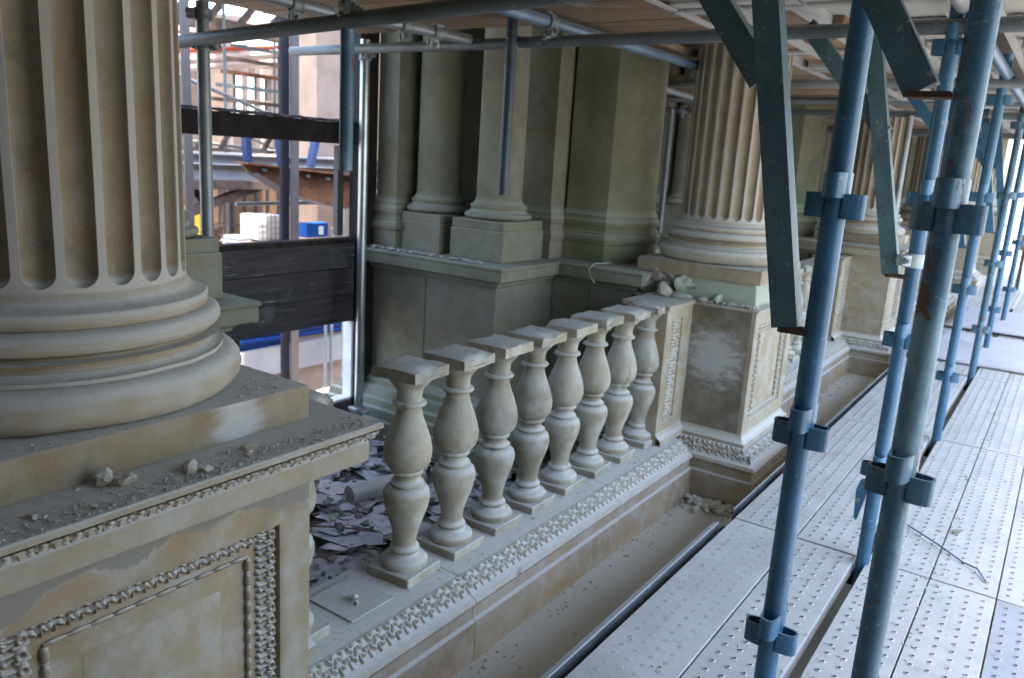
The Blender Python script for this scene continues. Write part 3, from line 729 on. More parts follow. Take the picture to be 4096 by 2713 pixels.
# ------------------------------------------------------------------ scaffold standards
TR = .0242
def strap(mb, ang, zc, out=.060, hw=.021, h=.050, th=.005, inner=.018):
    """bent U strap welded to the tube, opening up and down"""
    pts = [(inner, -hw)]
    rr = hw*.62
    pts += [(out-rr*1.1, -hw*.86)]
    for i in range(7): a = -PI/2+PI*i/6; pts.append((out-rr+rr*math.cos(a), hw*.80*math.sin(a)))
    pts += [(out-rr*1.1, hw*.86), (inner, hw)]
    ca, sa = math.cos(ang), math.sin(ang); B = mb.bm; A_ = []; n = len(pts)
    for i, (x, y) in enumerate(pts):
        x0, y0 = pts[max(0, i-1)]; x1, y1 = pts[min(n-1, i+1)]; dx, dy = x1-x0, y1-y0; L = math.hypot(dx, dy); nx, ny = -dy/L, dx/L
        row = []
        for (ox, oz) in ((0, -h/2), (th, -h/2), (th, h/2), (0, h/2)):
            px, py = x+nx*ox, y+ny*ox; row.append(B.verts.new((px*ca-py*sa, px*sa+py*ca, zc+oz)))
        A_.append(row)
    for a, b in zip(A_, A_[1:]):
        for i in range(4): mb._f((a[i], a[(i+1) % 4], b[(i+1) % 4], b[i]))
    mb._f(A_[0][::-1]); mb._f(A_[-1])
NODES = (.389, .884, 1.379, 1.874)
def standard(loc, label, mt, top=2.08, nodes=NODES, rot=0.):
    t = thing('scaffold_standard', label, 'scaffold post', loc, 'blue scaffold standards')
    b = MB(); b.tube((0, 0, -.34), (0, 0, top), TR, 28); b.tube((0, 0, .148), (0, 0, .152), TR+.0012, 28); b.done('tube', mt, t, 40, world=False)
    for zc in nodes:
        for i in range(4):
            v = MB(); strap(v, rot+PI/2*i, zc+(.022 if i % 2 else -.020)); v.done('v_pressing', mt, t, 40, world=False)
    return t
POSTS = [(-.408, 1.7357), (-.182, 1.5785), (-.4314, 3.075), (-.4271, 4.945), (-.4395, 6.863), (-.45, 8.10), (-.445, 9.90)]
stA = standard((*POSTS[0], 0), 'smooth blue scaffold post nearest the balustrade, left of the rusty one', M_BLUE)
standard((*POSTS[1], 0), 'thick-looking rusty worn blue scaffold post closest to the camera', M_BLUER, rot=R(-6))
stC = dup(stA, (*POSTS[2], 0), 'blue scaffold post standing in the plank gap right behind the rusty post')
dup(stA, (*POSTS[3], 0), 'blue scaffold post in the plank gap, third along the row')
for x in [o for o in bpy.data.objects if o.name.startswith('zz')]: pass
standard((*POSTS[4], 0), 'rust-brown stained scaffold post, fourth along the row', M_BLUER)
dup(stA, (*POSTS[5], 0), 'dark blue scaffold post beside the white sheet, fifth along the row')
dup(stA, (*POSTS[6], 0), 'farthest blue scaffold post, against the bright end')
w_ = thing('wedge_catch', 'small blue wedge catch on the post behind the rusty one', 'wedge', (POSTS[2][0], POSTS[2][1], .2))
q = MB(); q.extrude([(-.055, .16), (-.030, .30), (-.040, .325), (-.062, .32), (-.072, .28), (-.065, .17)], 'y', -.012, .012)
o = q.done('plate', M_BLUE, w_, 30, world=False); o.location.z = -.2
q = MB(); q.tube((-.06, -.02, .24), (-.06, .02, .24), .009, 8); o = q.done('pin', M_COUP, w_, 30, world=False); o.location.z = -.2
w_.location.x -= -.01

# ------------------------------------------------------------------ hop-up brackets (raking angle struts by the posts)
def angle_bar(mb, p0, p1, wd=.055, th=.006, fl=.045, flip=1):
    """angle iron in an X-Z plane: flat web facing -Y, flange turned back along its right edge"""
    p0 = Vector((p0[0], 0, p0[1])); p1 = Vector((p1[0], 0, p1[1])); d = (p1-p0).normalized(); s = Vector((d.z, 0, -d.x))
    def slab(a0, a1, y0, y1):
        B = mb.bm; c = []
        for p in (p0, p1):
            for a, y in ((a0, y0), (a1, y0), (a1, y1), (a0, y1)): c.append(B.verts.new(p+s*a+Vector((0, y, 0))))
        for i in range(4): mb._f((c[i], c[(i+1) % 4], c[4+(i+1) % 4], c[4+i]))
        mb._f(c[3::-1]); mb._f(c[4:])
    slab(-wd/2, wd/2-th-.0005, 0, th); slab(wd/2-th, wd/2, 0, fl)
def bracket(loc, up0, up1, br0, br1, label, mt, foot):
    t = thing('hop_up_bracket', label, 'bracket', loc, 'raking brackets on the scaffold posts')
    m = MB(); angle_bar(m, up0, up1); m.done('upright_arm', mt, t, 30, world=False)
    if br0:
        m = MB(); angle_bar(m, br0, br1); o = m.done('brace_arm', mt, t, 30, world=False); o.location.y = .009
    m = MB(); m.box(foot[0], foot[1], -.004, .052, foot[2]-.010, foot[2], .001); m.done('foot_plate', M_RUSTJ if foot[3] else mt, t, 30, world=False)
    return t
bracket((POSTS[0][0], POSTS[0][1]-.02, 0), (-.062, 1.095), (-.234, 1.98), (-.182, 1.605), (-.465, 1.98), 'teal raking bracket beside the smooth blue post, nearest pair of struts', M_TEAL, (-.075, -.018, 1.094, 1))
bracket((POSTS[1][0], POSTS[1][1]-.02, 0), (-.074, 1.570), (-.295, 1.95), None, None, 'single rust-spotted raking strut ending at the rusty worn post', M_TEAL, (-.095, -.026, 1.568, 1))
bracket((POSTS[2][0], POSTS[2][1]-.02, 0), (-.068, 1.095), (-.262, 1.96), (-.165, 1.575), (-.475, 1.94), 'dark blue raking bracket on the post behind the rusty one', M_TEAL, (-.085, -.012, 1.094, 1))
bracket((POSTS[3][0], POSTS[3][1]-.02, 0), (-.062, 1.095), (-.235, 1.96), (-.165, 1.575), (-.475, 1.94), 'raking bracket on the third post of the row', M_BLUE, (-.08, -.012, 1.094, 0))
bracket((POSTS[4][0], POSTS[4][1]-.02, 0), (-.062, 1.095), (-.235, 1.96), (-.165, 1.575), (-.475, 1.94), 'raking bracket on the brown-stained fourth post', M_BLUE, (-.08, -.012, 1.094, 0))
bracket((POSTS[5][0], POSTS[5][1]-.02, 0), (-.062, 1.095), (-.235, 1.96), (-.165, 1.575), (-.475, 1.94), 'raking bracket on the fifth post, far down the row', M_BLUE, (-.08, -.012, 1.094, 0))

# ------------------------------------------------------------------ scaffold tubes
def tube(p0, p1, label, mt, r=TR):
    b = MB(); p0 = Vector(p0); p1 = Vector(p1)
    t = thing('scaffold_tube', label, 'scaffold tube', p0, 'loose scaffold tubes')
    d = p1-p0; L = d.length; dn = d.normalized(); q = dn.to_track_quat('Z', 'Y').to_matrix().to_4x4()
    # open-ended pipe with a wall
    b.lathe([(r, 0), (r, L), (r-.004, L), (r-.004, L-.06), (r-.004, .06), (r-.004, 0), (r, 0)], 20, cap=False)
    o = b.done('pipe', mt, t, 40, world=False); o.matrix_local = q
    return t
T1Y = 3.045
tube((-3.66, T1Y, 1.905), (1.2, T1Y, 1.917), 'long galvanised cross tube spanning the picture under the timber deck', M_GALVD)
tube((-3.35, 2.05, 1.79), (-.75, 1.93, 1.868), 'thick dull cross tube along the top left, behind the near column', M_GALVD, .026)
tube((-2.12, 2.0, 1.335), (-2.12, 2.0, 2.30), 'rusty blue tube hanging down, its lower end open and broken', M_BLUER)
tube((-2.155, 3.0, 1.245), (-2.155, 3.0, 2.03), 'dark blue tube hanging by a coupler in front of the round column', M_SLATE)
tube((-3.02, 2.06, -.3), (-3.02, 2.06, 1.95), 'grey upright tube beside the near fluted column', M_GALV, .0265)
tube((-3.295, 3.24, -.10), (-3.295, 3.24, 1.985), 'bright galvanised pole standing on a jack beside the hoarding', M_POLE, .0265)
tube((-2.66, 1.60, 1.965), (-2.53, 2.30, 1.925), 'short pale tube at the top edge left of the rusty hanging tube', M_GALV)
tube((-2.50, 2.50, 1.935), (-2.405, 3.02, 1.925), 'short tube with pale sleeve and blue end under the deck', M_GALV)
tube((-1.97, 2.2, 1.975), (-1.83, 4.8, 1.965), 'blue-grey tube running along under the boards to the second column', M_BLUEG)
tube((-2.60, 5.1, 1.975), (-2.70, 6.5, 1.965), 'pale tube running lengthwise between pilaster and second column', M_GALV)
for (yy, zz, lab) in ((6.86, 1.998, 'upper cross tube of the second bay'), (6.90, 1.914, 'lower cross tube of the second bay'), (4.96, 1.93, 'cross tube by the third post'), (9.9, 1.93, 'far cross tube at the last post'), (10.6, 2.0, 'faintest cross tube far down the walkway')):
    tube((-3.3, yy-.06, zz), (1.2, yy-.06, zz), lab, M_GALVD if yy > 6.87 else M_GALV)
tube((-2.98, 6.55, .84), (-2.98, 6.55, 1.9), 'thin upright tube glimpsed left of the second column', M_GALVD)
tube((-1.15, 6.80, .9), (-1.15, 6.80, 1.90), 'short pale tube hanging in the second bay behind the first strut', M_GALV)
tube((-.405, 3.16, 1.965), (-.405, 4.85, 1.965), 'lengthwise tube under the steel deck between second and third post', M_BLUE)
tube((-.405, 1.3, 1.965), (-.405, 2.98, 1.965), 'lengthwise tube end at the top edge above the rusty post', M_GALV)
tube((-.405, 5.0, 1.965), (-.405, 6.8, 1.965), 'lengthwise tube under the steel deck past the third post', M_BLUE)
t = thing('base_jack', 'adjustable jack with rusty screw under the bright pole', 'jack', (-3.295, 3.24, -.36))
q = MB(); q.tube((0, 0, 0), (0, 0, .24), .019, 12); q.done('screw', M_RUSTJ, t, 40, world=False)
q = MB(); q.box(-.075, .075, -.018, .018, .235, .258, .004); q.lathe([(.036, .225), (.04, .23), (.04, .262), (.034, .268)], 14); q.done('nut', M_COUP, t, 40, world=False)
q = MB(); q.box(-.07, .07, -.07, .07, 0, .008, .001); q.done('foot_plate', M_RUSTJ, t, 40, world=False)

# ------------------------------------------------------------------ couplers
def coupler(loc, ax, side, label, mt=M_COUP):
    """clamp round a tube: ax = tube direction, side = direction of the bolt lug"""
    t = thing('tube_coupler', label, 'coupler', loc, 'scaffold tube couplers')
    ax = Vector(ax).normalized(); s = Vector(side); s = (s-ax*s.dot(ax)).normalized(); n = ax.cross(s)
    m = Matrix((s, n, ax)).transposed().to_4x4()
    b = MB(); b.lathe([(TR+.0012, -.024), (TR+.009, -.024), (TR+.0105, -.018), (TR+.0075, -.012), (TR+.0075, .012), (TR+.0105, .018), (TR+.009, .024), (TR+.0012, .024), (TR+.0012, -.024)], 22, cap=False)
    b.box(.026, .062, -.012, .012, -.020, .020, .004); o = b.done('band', mt, t, 40, world=False); o.matrix_local = m
    b = MB(); b.box(.028, .060, .017, .027, -.019, .019, .003); b.tube((-.033, -.010, -.02), (-.033, -.010, .02), .009, 10); o = b.done('flap', mt, t, 40, world=False); o.matrix_local = m
    b = MB(); b.tube((.050, -.030, 0), (.050, .052, 0), .0065, 8); b.tube((.050, .027, 0), (.050, .040, 0), .0125, 6); b.tube((.050, -.026, 0), (.050, -.012, 0), .0115, 6); o = b.done('bolt', M_GALV, t, 30, world=False); o.matrix_local = m
    return t
for loc, ax, sd_, lab in (
    ((-2.12, 2.0, 1.862), (0, 0, 1), (.7, -.7, 0), 'coupler gripping the rusty hanging tube at the thick cross tube'),
    ((-3.02, 2.06, 1.785), (0, 0, 1), (.8, .5, 0), 'lower coupler on the grey upright by the near column'),
    ((-3.02, 2.06, 1.90), (0, 0, 1), (-.6, -.8, 0), 'upper coupler on the grey upright by the near column'),
    ((-2.165, T1Y, 1.912), (1, 0, 0), (0, -.6, .8), 'coupler hooked over the cross tube at the dangling tube'),
    ((-1.93, 2.95, 1.972), (0, 1, 0), (.4, 0, -1), 'coupler round the lengthwise blue tube above the dangling tube'),
    ((-3.295, 3.24, 1.90), (0, 0, 1), (.8, -.6, 0), 'coupler at the head of the bright pole'),
    ((-2.47, 2.66, 1.932), (.17, 1, 0), (.2, 0, -1), 'left coupler on the short pale sleeve tube'),
    ((-2.44, 2.83, 1.929), (.17, 1, 0), (-.3, 0, -1), 'right coupler on the short pale sleeve tube'),
    ((-2.56, 2.15, 1.93), (.18, 1, 0), (0, 0, -1), 'coupler on the short tube at the top left edge'),
    ((-1.84, 4.35, 1.967), (0, 1, 0), (0, 0, -1), 'coupler near the second column under the boards'),
    ((-.37, T1Y, 1.917), (1, 0, 0), (0, -.2, -1), 'hanging coupler under the deck beside the rusty post'),
    ((-.62, 6.84, 1.914), (1, 0, 0), (0, -.2, -1), 'small far coupler under the second bay cross tube'),
    ((-2.98, 6.80, 1.914), (1, 0, 0), (0, -.8, -.5), 'far coupler above the thin upright tube')):
    coupler(loc, ax, sd_, lab)
coupler((POSTS[2][0], POSTS[2][1], 1.15), (0, 0, 1), (-.75, -.65, 0), 'dusty pale coupler clamped on the post behind the rusty one', M_COUPW)

# ------------------------------------------------------------------ walkway planks
JO = [-.62, 1.25, 3.115, 4.97, 6.86, 8.10, 9.90, 11.7, 13.5]
ROWS = [(-.945, -.696), (-.690, -.462), (-.418, -.208), (-.203, .006), (.011, .220), (.225, .434), (.439, .648)]
RN = ['plank beside the stone gutter', 'plank between the gutter plank and the posts', 'plank just right of the post row', 'second plank right of the post row', 'third plank right of the post row', 'fourth plank right of the post row', 'outermost plank on the right']
BN = ['bay under the camera', 'nearest full bay in view', 'bay between second and third post', 'bay between third and fourth post', 'bay under the white sheet', 'sixth bay', 'seventh bay', 'last bay']
cache = {}
def plank_meshes(L, W, mt, holes):
    key = (round(L, 2), round(W, 3), mt.name, holes)
    if key in cache: return cache[key]
    b = MB(); b.box(0, W, 0, L, -.004, 0, .0012); b.box(0, .004, 0, L, -.055, -.0045); b.box(W-.004, W, 0, L, -.055, -.0045)
    o = b.done('deck_sheet', mt, None, 30); me1 = o.data; bpy.data.objects.remove(o); me2 = None
    if holes:
        h = MB(); nc = 4; ny = int(L/.054)
        for j in range(ny):
            for i in range(nc):
                x = W/2+.048*(i-1.5); y = .05+(L-.1)*j/(ny-1); n = 7; rs = []
                for r, z in ((.0098, .0004), (.0062, .0032 if holes == 1 else .0016), (.0046, .0030 if holes == 1 else .0014), (.0040, .0008 if holes == 1 else .0006)):
                    rs.append([h.bm.verts.new((x+r*math.cos(2*PI*k/n), y+r*math.sin(2*PI*k/n), z)) for k in range(n)])
                for a, c in zip(rs[:3], rs[1:3]):
                    for k in range(n): h._f((a[k], a[(k+1) % n], c[(k+1) % n], c[k]))
                h.mi = 1
                for k in range(n): h._f((rs[2][k], rs[2][(k+1) % n], rs[3][(k+1) % n], rs[3][k]))
                h._f(rs[3]); h.mi = 0
        o = h.done('grip_holes', [mt, M_HOLE if holes == 1 else mt], None, 40); me2 = o.data; bpy.data.objects.remove(o)
    cache[key] = (me1, me2); return cache[key]
def plank(x0, x1, y0, y1, z, label, mt, holes, group, name='steel_plank'):
    t = thing(name, label, 'plank', (x0, y0, z), group)
    a, h = plank_meshes(y1-y0, x1-x0, mt, holes)
    o = bpy.data.objects.new('deck_sheet', a); C.objects.link(o); o.parent = t
    if h: o = bpy.data.objects.new('grip_holes', h); C.objects.link(o); o.parent = t; o['kind'] = 'stuff'
    return t
for bi, (a, b) in enumerate(zip(JO, JO[1:])):
    for ri, (x0, x1) in enumerate(ROWS):
        if bi == 0 and ri < 2: continue
        mt = M_DECK2 if (ri, bi) in ((4, 1), (5, 1), (4, 0), (5, 0)) else M_DECK
        z = -rnd.uniform(0, .004)
        plank(x0, x1, a+.006, b-.006, z, '%s, %s' % (RN[ri], BN[bi]), mt, 2 if (ri == 0 and bi < 2) else 1, 'steel walkway planks')
# edge angle along the gutter, ledgers under the joints
q = MB(); q.box(-.998, -.978, .45, 3.02, -.055, .004, .002); q.box(-.978, -.951, .45, 3.02, -.055, -.049, .001)
single(q, 'edge_angle', M_GALVD, 'dark steel angle running along the gutter edge of the nearest planks', 'steel angle')
q = MB(); q.box(-.985, -.979, 3.2, 8.0, -.055, -.001, .001); q.box(-.979, -.951, 3.2, 8.0, -.055, -.049, .001)
single(q, 'edge_angle', M_GALVD, 'dark steel angle along the gutter edge farther down the walkway', 'steel angle')
for i, y in enumerate(JO[1:-1]):
    q = MB(); q.box(-1.0, .75, y-.025, y+.025, -.115, -.062, .002)
    single(q, 'transom', M_NAVY, 'dark transom under the %s plank joint' % ('first second third fourth fifth sixth seventh'.split()[i]), 'transom', 'transoms under the planks')
q = MB(); q.box(-.452, -.428, 1.3, 9.8, -.20, -.12, .002); single(q, 'ledger', M_NAVY, 'dark ledger seen down in the gap where the posts stand', 'ledger')
tag(MB().box(-.44, 1.7, -1.2, 14.2, -.40, -.36).done('gap_shade_deck', M_BOARD, None, 0), kind='structure')  # added close under the planks to keep their gaps dark
# bits in the post gap, wire, sheets
q = MB(); q.rock((-.44, 2.02, -.065), .030, (.5, 1.3, .8), 8, 2); single(q, 'stone_chip', M_RUB, 'stone chip wedged in the gap between planks', 'stone chip')
q = MB(); q.path([(-.40, 3.60, .004), (-.33, 3.52, .010), (-.22, 3.42, .012), (-.12, 3.33, .006), (-.07, 3.30, .010), (-.035, 3.22, .005)], .0035, 6); single(q, 'rod', M_BLUE, 'thin bent blue rod lying across the planks right of the rusty post', 'rod')
q = MB(); q.rock((-.17, 3.62, 0), .03, (1.1, .7, .4), 12, 2); single(q, 'pebble', M_RUB, 'small tan pebble on the planks near the bent rod', 'pebble')
q = MB(); q.rock((-.83, 3.55, 0), .05, (1.4, .7, .10), 21, 2); single(q, 'paper_scrap', M_PAPER, 'white scrap lying on the gutter-side plank', 'scrap')
t = thing('white_sheet', 'white sheets laid over the planks far down the walkway', 'sheet', (-.2, 7.8, 0))
for i, (a, b, c, d) in enumerate(((-.93, .6, 7.25, 8.75), (-.93, .60, 9.0, 10.6))):
    q = MB(); q.grid(lambda u, v: (a+(b-a)*u, c+(d-c)*v, .012+.016*i+.006*noise.noise(Vector((u*5, v*5, i)))), 12, 12)
    o = q.done('sheet_layer', M_PAPER, t, 40)
    s = o.modifiers.new('thickness', 'SOLIDIFY'); s.thickness = .012
q = MB(); q.grid(lambda u, v: 0 and None or (rnd.uniform(-.94, .64), rnd.uniform(1., 9), .001), 1, 1) if False else None
g = MB()
for i in range(900):
    y = 1.2+7.5*rnd.random()**1.6; x = rnd.choice((rnd.uniform(-.94, .6), rnd.gauss(-.44, .06), rnd.gauss(-.20, .02))); r = rnd.uniform(.0015, .006)
    if -.46 < x < -.42: continue
    g.rock((x, y, -.002), r, (1, .8, .6), i, 0)
tag(g.done('walkway_grit', M_RUB, None, 0), kind='stuff')

# ------------------------------------------------------------------ overhead decks
UR = [(-1.42, -1.19), (-1.185, -.955), (-.95, -.715), (-.71, -.475), (-.355, -.125), (-.12, .11), (.115, .345), (.35, .58), (.585, .815)]
ucache = {}
def soffit_plank(x0, x1, y0, y1, z, label):
    W, L = x1-x0, y1-y0; key = (round(W, 3), round(L, 2))
    t = thing('deck_plank', label, 'plank', (x0, y0, z), 'steel planks of the deck overhead')
    if key not in ucache:
        b = MB(); b.box(0, W, 0, L, .052, .056); b.box(0, .004, 0, L, 0, .0515); b.box(W-.004, W, 0, L, 0, .0515); b.box(.0045, .030, 0, L, 0, .004); b.box(W-.030, W-.0045, 0, L, 0, .004)
        o = b.done('channel', M_SOFF, None, 0); m1 = o.data; bpy.data.objects.remove(o)
        b = MB(); b.box(.032, W-.032, 0, .07, .004, .05, .006); o = b.done('rung', M_SOFF, None, 30); m2 = o.data; bpy.data.objects.remove(o)
        ucache[key] = (m1, m2)
    m1, m2 = ucache[key]
    o = bpy.data.objects.new('channel', m1); C.objects.link(o); o.parent = t
    nr = max(2, int(L/.42))
    for i in range(nr):
        o = bpy.data.objects.new('rung', m2); C.objects.link(o); o.parent = t; o.location.y = .02+(L-.11)*i/(nr-1)
UJ = [1.2, 3.03, 4.90, 6.80, 8.05, 9.85, 11.6]
for bi, (a, b) in enumerate(zip(UJ, UJ[1:])):
    for ri, (x0, x1) in enumerate(UR):
        if bi > 2 and ri > 6: continue
        soffit_plank(x0, x1, a+.01, b-.01, 2.0, '%s overhead steel plank from the timber boards, %s' % ('first second third fourth fifth sixth seventh eighth ninth tenth'.split()[ri], ('over the rusty post', 'over the second post bay', 'over the third post bay', 'over the fourth post', 'farther on', 'farthest')[bi]))
bm_cache = {}
y = .2; i = 0
while y < 12.2:
    wd = .222; segs = []
    kz = min(range(4), key=lambda k: abs(YK[k]-(y+wd/2))); dy = abs(YK[kz]-(y+wd/2))
    x0 = -3.40
    if dy < 1.06: x0 = -2.10
    if dy < .40: segs = [(x0 if dy > .42 else -2.08, XC-.275), (XC+.275, -1.0)]
    else: segs = [(x0, -1.0 if i % 3 else -.9)]
    zz = 2.02+(.0, .006, .003)[i % 3]
    for a, b in segs:
        key = round(b-a, 2)
        if key not in bm_cache:
            q = MB(); q.box(0, b-a, 0, wd-.004, 0, .038, .003); o = q.done('scaffold_board', M_BOARD, None, 30); bm_cache[key] = o.data; bpy.data.objects.remove(o)
        o = bpy.data.objects.new('scaffold_board', bm_cache[key]); C.objects.link(o); o.location = (a, y, zz)
        wh = 'above the near fluted column' if y < 1.3 else None
        bi_ = int((y-1.56)/.2225)
        if not wh and y < 4.1: wh = ['across the empty mortar bed', 'just past the rusty hanging tube', 'between the hanging tubes, nearer half', 'between the hanging tubes, middle', 'between the hanging tubes, farther half', 'right over the dangling dark blue tube', 'just in front of the long cross tube', 'over the long galvanised cross tube', 'just beyond the long cross tube', 'over the lower cornice corner', 'by the green pilaster front', 'last before the second column'][max(0, min(11, bi_))]
        if not wh: wh = 'round the second fluted column' if y < 5.0 else ('in the second bay' if y < 8.0 else 'in the farthest bays')
        if len(segs) == 2: wh += ', '+('inner' if a < -1.9 else 'outer')+' piece beside the column'
        tag(o, 'brown timber scaffold board overhead, '+wh, 'scaffold board', 'timber scaffold boards overhead, '+(wh if y >= 4.1 or y < 1.3 else 'first bay'))
    y += wd; i += 1

# ------------------------------------------------------------------ rubble
def stone_thing(c, r, sq, seed, label, mt=M_CHIP, sub=2, ang=0., name='stone_chunk', cat='stone'):
    q = MB(); q.rock(c, r, sq, seed, sub, .06, ang); return single(q, name, mt, label, cat, base=c, smooth=18)
ZS = .837
stone_thing((-1.243, .640, ZS), .0165, (1.0, .9, 1.1), 104, 'angular tan stone, left one of the pair on the near ledge', sub=3)
stone_thing((-1.222, .668, ZS), .0165, (.9, 1.15, .95), 109, 'angular pale stone, right one of the pair on the near ledge', sub=3)
stone_thing((-1.205, .772, ZS), .019, (.9, 1.15, .42), 115, 'flat grey stone flake on the middle of the near ledge')
stone_thing((-1.185, .795, ZS), .009, (1., 1.3, .7), 118, 'white chip beside the flat grey flake', sub=3)
stone_thing((-1.218, .905, ZS), .012, (.8, 1.3, .7), 121, 'long pale chip on the ledge towards its corner', sub=3)
stone_thing((-1.196, .893, ZS), .010, (1., 1., .7), 124, 'small pale chip in front of the long pale chip', sub=3)
stone_thing((-1.256, .605, ZS), .007, (1, 1, .8), 126, 'lone small pale pebble left of the stone pair', sub=3)
stone_thing((-1.226, .868, ZS), .006, (1, 1, .9), 128, 'tiny reddish crumb near the ledge corner', M_BRICK, sub=3)
stone_thing((-1.180, .590, ZS), .006, (1, 1, .9), 129, 'tiny reddish crumb in front of the stone pair', M_BRICK, sub=3)
stone_thing((-1.207, .512, ZS), .010, (.7, 1.5, .5), 131, 'thin pale flake at the left end of the near ledge', sub=3)
g = MB()
for i in range(3000):
    u = rnd.random(); yy = .36+u*.82; xx = -1.268+.112*rnd.random()**.8
    r = .0005+.0030*rnd.random()**4.2
    g.rock((xx, yy, .8365+(-1.16-xx)*-.0), r, (1, 1, .7), i, 0)
for i in range(500):
    a = rnd.uniform(0, 2*PI); rr = .365+rnd.random()*.08; xx, yy = XC+rr*math.cos(a), Y0+rr*math.sin(a)
    if abs(xx-XC) < A-.004 and abs(yy-Y0) < A-.004: g.rock((xx, yy, .917), rnd.uniform(.001, .004), (1, 1, .7), i, 0)
tag(g.done('ledge_grit', M_RUB, None, 0), kind='stuff')
# broken cornice beside the second column
yb = YK[1]-A
t = thing('broken_masonry', 'lump of broken masonry with brick and mortar at the torn cornice end', 'masonry', (-1.80, yb-.03, .73))
for c, r, sq, sd2, mt, nm in (((-1.92, yb+.05, .735), .085, (1, 1, .8), 201, M_RUB, 'rubble_lump'), ((-1.80, yb+.04, .73), .06, (1.2, 1, .8), 202, M_BRICK, 'brick_bit'), ((-1.70, yb+.05, .75), .07, (1, .9, 1.1), 203, M_MORT, 'mortar_lump'), ((-1.86, yb+.02, .80), .05, (1.2, 1, .7), 204, M_BRICK, 'brick_bit'), ((-1.62, yb+.03, .83), .06, (1.1, .6, .8), 205, M_MORT, 'mortar_lump'), ((-1.76, yb+.06, .80), .075, (1.1, .8, .9), 207, M_MORT, 'mortar_lump'), ((-1.93, yb-.01, .775), .055, (1.2, .9, .8), 208, M_RUB, 'rubble_lump'), ((-1.50, yb+.035, .72), .05, (1.5, .5, .7), 209, M_MORT, 'mortar_lump'), ((-1.66, yb+.04, .76), .04, (1, 1, .8), 206, M_BRICK, 'brick_bit')):
    q = MB(); q.rock(c, r, sq, sd2, 3, .3); q.done(nm, mt, t, 25)
for i, (xx, yy, zz, r, sq, l) in enumerate(((-1.77, yb-.06, .725, .052, (1.1, .9, .8), 'grey rock on the end panel below the torn cornice'), (-1.68, yb-.05, .725, .045, (1.6, .7, .35), 'pale flat flake lying on the end panel top'), (-1.58, yb+.01, .713, .035, (1.3, .8, .5), 'pale chip at the foot of the green mortar core'))):
    stone_thing((xx, yy, zz), r, sq, 300+i, l)
g = MB()
for i in range(320):
    u = rnd.random(); g.rock((-1.85+u*.57, yb+rnd.uniform(-.0, .04)-(.1*rnd.random() if u < .3 else 0), .716), rnd.uniform(.004, .014), (1, 1, .6), i, 1)
tag(g.done('cornice_rubble', M_RUB, None, 0), kind='stuff')
# rubble heap in the gutter at the pedestal foot, grit along the gutter
g = MB()
for i in range(260):
    a = rnd.gauss(0, .5); xx = -1.32+rnd.gauss(0, .09); yy = yb-.165-abs(rnd.gauss(0, .05))
    if -1.46 < xx < -1.0: g.rock((xx, yy, GZ), rnd.uniform(.006, .024), (1, 1, .65), i, 1)
for i in range(1500):
    xx = -1.466+abs(rnd.gauss(0, .05)) if i % 3 else rnd.uniform(-1.46, -.9)
    g.rock((xx, rnd.uniform(.9, 8), GZ), .0008+.007*rnd.random()**4, (1, 1, .7), i, 0)
tag(g.done('gutter_rubble', M_RUB, None, 0), kind='stuff')
stone_thing((-1.17, yb+.9+.4, GZ+.0), .07, (1, .8, .7), 340, 'pale stone lying in the gutter beyond the broken pedestal')
stone_thing((-1.475, 2.30, -.108), .014, (1, 1.3, .6), 341, 'white chip resting on the torus of the long plinth')
g = MB()
for i in range(160):
    g.rock((rnd.uniform(-3.45, -2.6), yr-.02-rnd.random()*.07, .84), rnd.uniform(.004, .014), (1.6, 1, .5), i, 0)
for i in range(200):
    g.rock((rnd.uniform(-1.86, -1.57), rnd.uniform(1.5, 3.8), -.033), rnd.uniform(.001, .005), (1, 1, .7), i, 0)
tag(g.done('ledge_debris', M_RUB, None, 0), kind='stuff')
q = MB(); q.path([(-2.13, yb-.02, .86), (-2.20, yb-.09, .85), (-2.215, yb-.125, .82), (-2.20, yb-.115, .77), (-2.18, yb-.10, .74)], .003, 6)
single(q, 'wire', M_WIRE, 'pale wire loop hanging over the rear wall cornice', 'wire')

# ------------------------------------------------------------------ broken glass on the loggia floor
rg = random.Random(5)
shapes = []
for k in range(14):
    n = rg.randint(3, 6); ang = sorted(rg.uniform(0, 2*PI) for _ in range(n))
    while max((ang[(i+1) % n]-ang[i]) % (2*PI) for i in range(n)) > 2.6: ang = sorted(rg.uniform(0, 2*PI) for _ in range(n))
    pts = [(math.cos(a)*rg.uniform(.6, 1.2), math.sin(a)*rg.uniform(.45, 1.)) for a in ang]
    q = MB(); B = q.bm; tp = [B.verts.new((x*.1, y*.1, .005)) for x, y in pts]; bt = [B.verts.new((x*.1, y*.1, 0)) for x, y in pts]
    q._f(tp); q._f(bt[::-1]); q.mi = 1
    for i in range(n): q._f((bt[i], bt[(i+1) % n], tp[(i+1) % n], tp[i]))
    o = q.done('glass_shard', [M_GLASS, M_GLEDGE], None, 0); shapes.append(o.data); bpy.data.objects.remove(o)
for i in range(285):
    x, y = rg.uniform(-3.25, -1.95), rg.uniform(1.45, 3.75)
    if y < 1.75 and x < -2.2: x = rg.uniform(-2.2, -1.9)
    o = bpy.data.objects.new('glass_shard', shapes[i % 14]); C.objects.link(o)
    o.location = (x, y, -.345+rg.random()*.035); s = rg.uniform(.6, 1.6); o.scale = (s, s, 1)
    o.rotation_euler = (rg.gauss(0, .035), rg.gauss(0, .035), rg.uniform(0, 6.28))
    tag(o, 'dusty broken glass shard among many on the floor behind the balusters', 'glass shard', 'broken glass shards on the loggia floor')
g = MB()
for i in range(700):
    g.rock((rg.uniform(-3.2, -1.9), rg.uniform(1.5, 3.7), -.345+rg.random()*.04), .004+.022*rg.random()**3, (1, 1.2, .6), i, 1)
